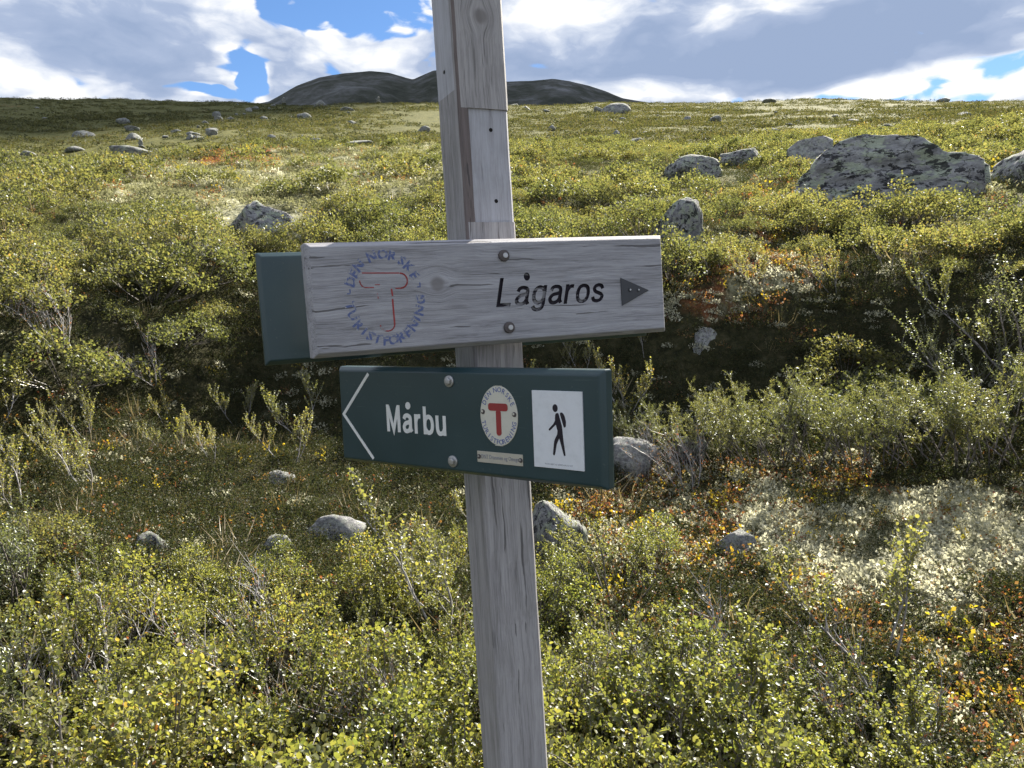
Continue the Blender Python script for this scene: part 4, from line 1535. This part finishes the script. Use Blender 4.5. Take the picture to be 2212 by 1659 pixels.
def merged(bm_, lm_, name):
    """one mesh with branches and leaves, for thickets that read as one mass"""
    nb = len(bm_.vertices)
    v = np.zeros(nb * 3, np.float32); bm_.vertices.foreach_get('co', v)
    v2 = np.zeros(len(lm_.vertices) * 3, np.float32); lm_.vertices.foreach_get('co', v2)
    f = np.zeros(len(bm_.loops), np.int32); bm_.loops.foreach_get('vertex_index', f)
    f2 = np.zeros(len(lm_.loops), np.int32); lm_.loops.foreach_get('vertex_index', f2)
    rn = np.zeros(len(lm_.polygons), np.float32); lm_.attributes['rnd'].data.foreach_get('value', rn)
    F = np.concatenate([f.reshape(-1, 4), f2.reshape(-1, 4) + nb])
    me = pymesh(name, np.concatenate([v, v2]), F, [bm_.materials[0], lm_.materials[0]], rnd=np.concatenate([np.zeros(len(bm_.polygons)), rn]))
    mi = np.concatenate([np.zeros(len(bm_.polygons)), np.ones(len(lm_.polygons))]).astype(np.int32)
    me.polygons.foreach_set('material_index', mi)
    return me


BIRCH0 = [shrub_proto(100 + i, .50, 1.2, 12, .0160, 0, M_LEAF, dens=1.7, shoot=.075, wind=(-.5, -.05, 0), bare=.36, ups=.32) for i in range(4)] + \
    [dome_proto(120 + i, .34, .46, 38, 85, .0160, M_LEAF, rc=.062, hexa=True) for i in range(3)] + \
    [shrub_proto(130, .52, 1.1, 10, .020, 0, M_WIL, dens=1.5, shoot=.09, wid=.62, bare=.36, ups=.4, wind=(-.4, 0, 0)), shrub_proto(131, .46, 1.2, 11, .0125, 0, M_LEAFY, dens=1.5, shoot=.065, bare=.36, ups=.3, wind=(-.5, 0, 0))]
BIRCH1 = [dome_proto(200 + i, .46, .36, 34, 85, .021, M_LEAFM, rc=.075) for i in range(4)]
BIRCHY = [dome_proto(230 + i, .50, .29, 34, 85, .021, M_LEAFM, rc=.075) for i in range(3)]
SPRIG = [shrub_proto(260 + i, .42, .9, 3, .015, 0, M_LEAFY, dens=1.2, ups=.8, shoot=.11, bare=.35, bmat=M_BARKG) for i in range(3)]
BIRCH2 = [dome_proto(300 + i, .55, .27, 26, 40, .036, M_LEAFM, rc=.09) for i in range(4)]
JUNI = [shrub_proto(400 + i, .62, .75, 8, .026, 1, M_JUN, dens=3.6, wid=.26, ups=.12, shoot=.12, wind=(-.35, -.1, -.12), bare=.42) for i in range(3)]
WILL = [shrub_proto(430 + i, .75, .8, 8, .021, 1, M_WIL, dens=1.0, wid=.6, ups=.5, shoot=.14) for i in range(2)]
DEAD = [shrub_proto(450 + i, .46, 1.15, 7, .013, 0, M_AUT, dens=.10, ups=.3, shoot=.10, bare=.1, bmat=M_BARKG, wind=(-.6, 0, .1)) for i in range(3)]

# ------------------------------------------------------------------ plants: placing
rnd = random.Random(11)


def plant(name, proto, x, y, s, label, cat, group, rz=None, sz=None, tilt=0.0, dz=0.0):
    z = gz(x, y) + dz
    root = empty(name)
    root.location = (x, y, z)
    root.rotation_euler = (rnd.uniform(-.08, .08) + tilt, rnd.uniform(-.08, .08), rnd.uniform(-.9, .9) if rz is None else rz)
    root.scale = (s, s, sz or s)
    for nm, me in zip(('branches', 'foliage'), proto):
        o = bpy.data.objects.new(nm, me)
        COL.objects.link(o)
        o.parent = root
    tag(root, label, cat, group)
    return root


def blocked(x, y, rr=0.0):
    for (ex, ey, er) in EXCL:
        if (x - ex) ** 2 + (y - ey) ** 2 < (er + rr) ** 2: return True
    return False


# candidate spots for shrubs, nearest first, kept apart from each other
cells = {}
def free(x, y, dmin):
    k = 1.2
    cx_, cy_ = int(x // k), int(y // k)
    for i in (-1, 0, 1):
        for j in (-1, 0, 1):
            for (px_, py_) in cells.get((cx_ + i, cy_ + j), ()):
                if (px_ - x) ** 2 + (py_ - y) ** 2 < dmin * dmin: return False
    cells.setdefault((cx_, cy_), []).append((x, y))
    return True


spots = []
def try_spot(x, y, dmin, fore=False):
    r = math.hypot(x, y)
    px_, py_ = topix(x, y, gz(x, y))
    inview = -60 < px_ < 2270
    if r < 4.6:
        c = veg(px_, py_) if py_ > 300 else 'B'
        if r < 2.35: c = 'B'
        if not inview: c = 'B' if x < 0 or r < 3 else 'h'
    else:
        c = veg(min(max(px_, 0), 2199), max(py_, 300))
    prob = {'B': 1, 'y': .95, 'b': .24, 'l': .03, 'o': .06, 'h': .06, 'j': .03, 'w': .5}.get(c, 0)
    if r > 4.6:      # clumps with open heath between them
        prob *= min(1.0, max(.0, (.60 if r < 14 else .45) + 2.6 * fbm(x, y, .42 if r < 14 else .22, 2, 31.0)))
    if rnd.random() > prob: return
    if r < 4.6 and px_ > 1500 and (r > 2.9 or (r > 2.2 and c != 'B')): return
    if blocked(x, y, .12 if r < 12 else .3): return
    if math.hypot(x - axis0.x, y - axis0.y) < .16: return
    if not free(x, y, dmin): return
    spots.append((r, x, y, c, inview))


for _ in range(2600):       # foreground thicket
    r = math.sqrt(rnd.uniform(1.25 ** 2, 4.6 ** 2)); a = rad(rnd.uniform(-46, 46))
    x, y = r * math.sin(a), r * math.cos(a)
    try_spot(x, y, .33)
for _ in range(5200):       # hollow, bank and near slope
    r = math.sqrt(rnd.uniform(4.6 ** 2, 13.0 ** 2)); a = rad(rnd.uniform(-42, 42))
    try_spot(r * math.sin(a), r * math.cos(a), .46)
for _ in range(6000):
    r = math.sqrt(rnd.uniform(13.0 ** 2, 34.0 ** 2)); a = rad(rnd.uniform(-42, 42))
    try_spot(r * math.sin(a), r * math.cos(a), .62)
spots.sort()
NIND = 0
thick_pts = []
picked = {}
for (r, x, y, c, inview) in spots:
    if r < 4.6: proto, s = rnd.choice(BIRCH0), rnd.choice((rnd.uniform(.55, .8), rnd.uniform(.8, 1.15)))
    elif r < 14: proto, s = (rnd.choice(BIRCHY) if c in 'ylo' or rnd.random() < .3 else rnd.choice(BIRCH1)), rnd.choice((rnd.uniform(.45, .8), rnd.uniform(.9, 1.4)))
    else: proto, s = rnd.choice(BIRCH2), rnd.uniform(.7, 1.35)
    if c in 'bhlo' and 4.6 <= r < 9: proto, s = rnd.choice(SPRIG), rnd.uniform(.6, 1.1)
    if r < 1.7: s *= .92
    elif r < 2.7 and x < .2: s *= 1.12
    if 3.0 < r < 4.6: s *= .80
    if 2.4 < r < 4.6 and -.12 * r < x < .1 * r: s *= .85
    if r < 4.6 and x > .28 * r: s = min(s, .78)
    if inview and NIND < 292 and not (c in 'lo' and r > 9):
        g = 0 if r < 4.6 else 1 if proto in SPRIG else 2
        row = int((r - 1.2) / .55) if g == 0 else int((r - 4.6) / .7)
        picked.setdefault((g, row), []).append((math.atan2(x, y), x, y, s, proto))
        NIND += 1
    else:
        thick_pts.append((x, y, gz(x, y) - .02, s, r))
FMT = [('%s dwarf birch from the left in the %s row of the foreground thicket', 'foreground dwarf birch thicket'),
       ('%s thin leafy sprig from the left in the %s row of the heathy hollow', 'sparse sprigs in the hollow'),
       ('%s bushy birch from the left in the %s row of the slope behind the signpost', 'dwarf birches on the slope')]
rows_ = {g: sorted({k[1] for k in picked if k[0] == g}) for g in (0, 1, 2)}
for (g, row), l in sorted(picked.items()):
    for k, (az, x, y, s, proto) in enumerate(sorted(l, key=lambda t: t[0])):
        plant('dwarf_birch', proto, x, y, s, FMT[g][0] % (nth(k), nth(rows_[g].index(row))), 'shrub', FMT[g][1], dz=-.02)

# junipers along the foot of the bank on the right
for i, (jx, jy, s) in enumerate([(1395, 985, .8), (1470, 1005, .95), (1545, 1000, 1.0), (1620, 1012, .95), (1690, 1005, 1.1), (1765, 1010, 1.0), (1840, 1012, 1.05), (1915, 1015, 1.0),
                                 (1990, 1010, 1.15), (2065, 1015, 1.1), (2140, 1010, 1.2), (2215, 1005, 1.25), (1580, 950, .9), (1730, 955, .95), (1880, 950, .95), (2030, 950, 1.0)]):
    P, r = hit(jx, jy)
    lab = ('%s feathery pale green juniper from the left in the front row below the right bank' % nth(i)) if i < 12 else ('%s feathery juniper from the left in the back row below the right bank' % nth(i - 12))
    plant('juniper', JUNI[i % 3], P.x, P.y, s * .80, lab, 'juniper', 'junipers at the foot of the right bank', rz=rnd.uniform(-.5, .5), dz=-.03)
for i, (jx, jy, s, lb) in enumerate([(2150, 900, .95, 'pale willow bush at the right edge above the junipers'), (2215, 820, 1.1, 'tall pale willow bush cut off by the right edge'), (2060, 870, .7, 'small pale willow bush left of the edge willows')]):
    P, r = hit(jx, jy)
    plant('willow_bush', WILL[i % 2], P.x, P.y, s, lb, 'shrub', None)
for i, (jx, jy, s, lb) in enumerate([(1480, 1060, 1.0, 'tangle of bare grey twigs on the autumn heath right of the green signboard'), (1400, 1040, .8, 'bare grey twigs beside the bright-topped stone'),
                                     (330, 830, 1.0, 'bare grey branches at the left of the hollow'), (120, 760, 1.1, 'long bare grey branches low at the left edge'), (560, 1500, .95, 'bare forked grey twigs in the middle of the left foreground thicket'),
                                     (180, 1560, 1.0, 'bare branches lying low at the lower left of the thicket'), (820, 1600, .8, 'bare grey twigs at the bottom left of the post'),
                                     (1560, 1600, .95, 'long bare branch in the right foreground thicket'), (1900, 1600, .9, 'bare grey branches at the lower right corner'), (1330, 1600, .7, 'bare twigs just right of the post foot')]):
    P, r = hit(jx, jy, 1.3)
    plant('dead_twigs', DEAD[i % 3], P.x, P.y, s, lb, 'dead shrub', None)
P, r = hit(930, 1290, 2.5)
plant('leafy_sprig', SPRIG[0], -.30, 3.55, 1.35, 'tall leafy birch sprig standing just left of the post below the green signboard', 'shrub', None, rz=.3)
plant('leafy_sprig', SPRIG[1], 1.62, 3.3, 1.25, 'thin dark-stemmed birch sprig leaning before the lichen ground at the right', 'shrub', None, rz=.1)

# ------------------------------------------------------------------ masses nobody could count
SRC = bpy.data.collections.new('plant_sources')     # never linked to the scene


def src(me, name):
    o = bpy.data.objects.new(name, me)
    return o


def scatter(name, pts, meshes, label):
    """one object: plants of the given kinds standing on the points (x, y, z, scale, kind, normal tilt)"""
    coll = bpy.data.collections.new('source_' + name)
    for i, me in enumerate(meshes): coll.objects.link(src(me, '%s_%02d' % (name, i)))
    n = len(pts)
    me = bpy.data.meshes.new(name)
    me.vertices.add(n)
    A = np.array([p[:3] for p in pts], np.float32)
    me.vertices.foreach_set('co', A.ravel())
    a = me.attributes.new('scl', 'FLOAT', 'POINT'); a.data.foreach_set('value', np.array([p[3] for p in pts], np.float32))
    a = me.attributes.new('idx', 'INT', 'POINT'); a.data.foreach_set('value', np.array([p[4] for p in pts], np.int32))
    rot = np.zeros((n, 3), np.float32)
    rr = np.random.default_rng(len(pts))
    rot[:, 2] = rr.random(n) * 6.283
    rot[:, :2] = rr.normal(0, .12, (n, 2))
    a = me.attributes.new('rot', 'FLOAT_VECTOR', 'POINT'); a.data.foreach_set('vector', rot.ravel())
    o = obj(name, me)
    ng = bpy.data.node_groups.new('scatter_' + name, 'GeometryNodeTree')
    ng.interface.new_socket('Geometry', in_out='INPUT', socket_type='NodeSocketGeometry')
    ng.interface.new_socket('Geometry', in_out='OUTPUT', socket_type='NodeSocketGeometry')
    nn = ng.nodes
    gi, go = nn.new('NodeGroupInput'), nn.new('NodeGroupOutput')
    ci = nn.new('GeometryNodeCollectionInfo')
    ci.inputs['Collection'].default_value = coll
    ci.inputs['Separate Children'].default_value = True
    ci.inputs['Reset Children'].default_value = True
    ip = nn.new('GeometryNodeInstanceOnPoints')
    ip.inputs['Pick Instance'].default_value = True
    def attr(nm, ty):
        k = nn.new('GeometryNodeInputNamedAttribute'); k.data_type = ty; k.inputs['Name'].default_value = nm
        return [s for s in k.outputs if s.enabled and s.name == 'Attribute'][0]
    L = ng.links
    L.new(gi.outputs[0], ip.inputs['Points'])
    L.new(ci.outputs[0], ip.inputs['Instance'])
    L.new(attr('idx', 'INT'), ip.inputs['Instance Index'])
    e2r = nn.new('FunctionNodeEulerToRotation')
    L.new(attr('rot', 'FLOAT_VECTOR'), e2r.inputs[0])
    L.new(e2r.outputs[0], ip.inputs['Rotation'])
    L.new(attr('scl', 'FLOAT'), ip.inputs['Scale'])
    L.new(ip.outputs[0], go.inputs[0])
    md = o.modifiers.new('scatter', 'NODES')
    md.node_group = ng
    tag(o, label, None, None, 'stuff')
    return o


# shrubs beyond the ones built one by one
B1M = [merged(*p, 'thicket_shrub') for p in (BIRCH1[0], BIRCHY[0], BIRCH2[0], BIRCH2[1], BIRCH2[2], BIRCH2[3])]
pts = [(x, y, z, s, (rnd.choice((0, 1)) if r < 13 else rnd.choice((2, 3, 4, 5)))) for (x, y, z, s, r) in thick_pts]
scatter('shrub_thicket', pts, B1M, 'yellow-green birch scrub covering the upper slope')

# low heath, lichen and autumn plants between the shrubs
T_HEATH = [tuft_proto(500 + i, .10, .10, 26, .011, M_HEATH, .5) for i in range(3)]
T_AUT = [tuft_proto(520 + i, .08, .10, 16, .016, M_AUT, .75) for i in range(2)] + [tuft_proto(525, .05, .12, 9, .019, M_YEL, .75)]
T_LICH = [tuft_proto(540 + i, .055, .045, 30, .019, M_LICH, .6, gap=.45, up=1.0) for i in range(3)]
M_LICHY = leaf_mat('yellow_lichen', [(.0, (.17, .17, .085)), (.5, (.27, .27, .14)), (1.0, (.38, .37, .23))], trans=(1.1, 1.1, 1.0), tmix=.4, rough=.9, gloss=0.0)
T_LICHY = [tuft_proto(545 + i, .08, .05, 40, .016, M_LICHY, .5, gap=.5, up=1.0) for i in range(2)]
T_GRASS = [tuft_proto(560, .06, .22, 16, .01, M_DRY, .025, kind='grass')]
hp, ap, lp_ = [], [], []
for _ in range(30000):
    r = rnd.uniform(2.3, 12.5) if rnd.random() < .75 else rnd.uniform(12.5, 30)
    a = rad(rnd.uniform(-41, 41))
    x, y = r * math.sin(a), r * math.cos(a)
    z = gz(x, y)
    px_, py_ = topix(x, y, z)
    px_ += 30 * fbm(x, y, .9, 2, 7.7) + rnd.gauss(0, 14); py_ += 14 * fbm(x, y, .8, 2, 2.2) + rnd.gauss(0, 7)
    c = veg(min(max(px_, 0), 2199), max(py_, 300))
    q = rnd.random()
    k = 1.0 if r < 12.5 else 1.9
    s = rnd.uniform(.7, 1.4) * k
    if blocked(x, y, -.05): continue
    pl = {'l': .92, 'o': .24, 'h': .05, 'b': .06, 'y': .05, 'j': .12}.get(c, .03)
    pa = {'o': .36, 'h': .035, 'l': .05, 'b': .05, 'y': .05}.get(c, .03)
    nz = fbm(x, y, .55, 3, 12.0)
    pl *= max(.2, 1 + 1.2 * nz) if c != 'l' else (.95 if fbm(x, y, 1.6, 2, 44.0) > -.12 else .22)
    if c == 'l' and q >= pl: s *= .75; pa = .14
    if 430 < px_ < 600 and 330 < py_ < 354: pl, pa = 0, 1
    if q < pl: lp_.append((x, y, z, s * 1.25, rnd.randrange(3) if r < 11 or rnd.random() < .12 else 3 + rnd.randrange(2)))
    elif q < pl + pa: ap.append((x, y, z, s, 2 if rnd.random() < .16 else rnd.randrange(2)))
    else: hp.append((x, y, z, s * 1.1, 3 if rnd.random() < .012 else rnd.randrange(3)))
scatter('heath_ground_cover', hp, T_HEATH + T_GRASS, 'low dark heath plants and dry grass covering the ground')
scatter('autumn_ground_cover', ap, T_AUT, 'orange, red and yellow autumn leaves of low plants')
scatter('lichen_ground_cover', lp_, T_LICH + T_LICHY, 'pale reindeer lichen carpet on the ground')

# far moor: low bushes fading into the hillside
FARB = [tuft_proto(600 + i, .7, .17, 70, .09, (M_FARL, M_FARL, M_HEATH, M_FARL)[i % 4], .8, gap=.8, up=.5) for i in range(4)]
fp = []
for _ in range(26000):
    r = math.exp(rnd.uniform(math.log(24), math.log(265))); a = rad(rnd.uniform(-41, 41))
    x, y = r * math.sin(a), r * math.cos(a)
    if blocked(x, y, .2): continue
    nz = fbm(x, y, .06, 3, 20.0)
    if nz < rnd.uniform(-.45, .45): continue
    k = (.42 + .0075 * r) * (1 if r < 150 else .7)
    fp.append((x, y, gz(x, y) - .05, rnd.uniform(.6, 1.4) * k, rnd.choices((0, 1, 2, 3), (.35, .2, .25, .2))[0]))
scatter('moor_scrub', fp, FARB, 'low scrub of the far moor')
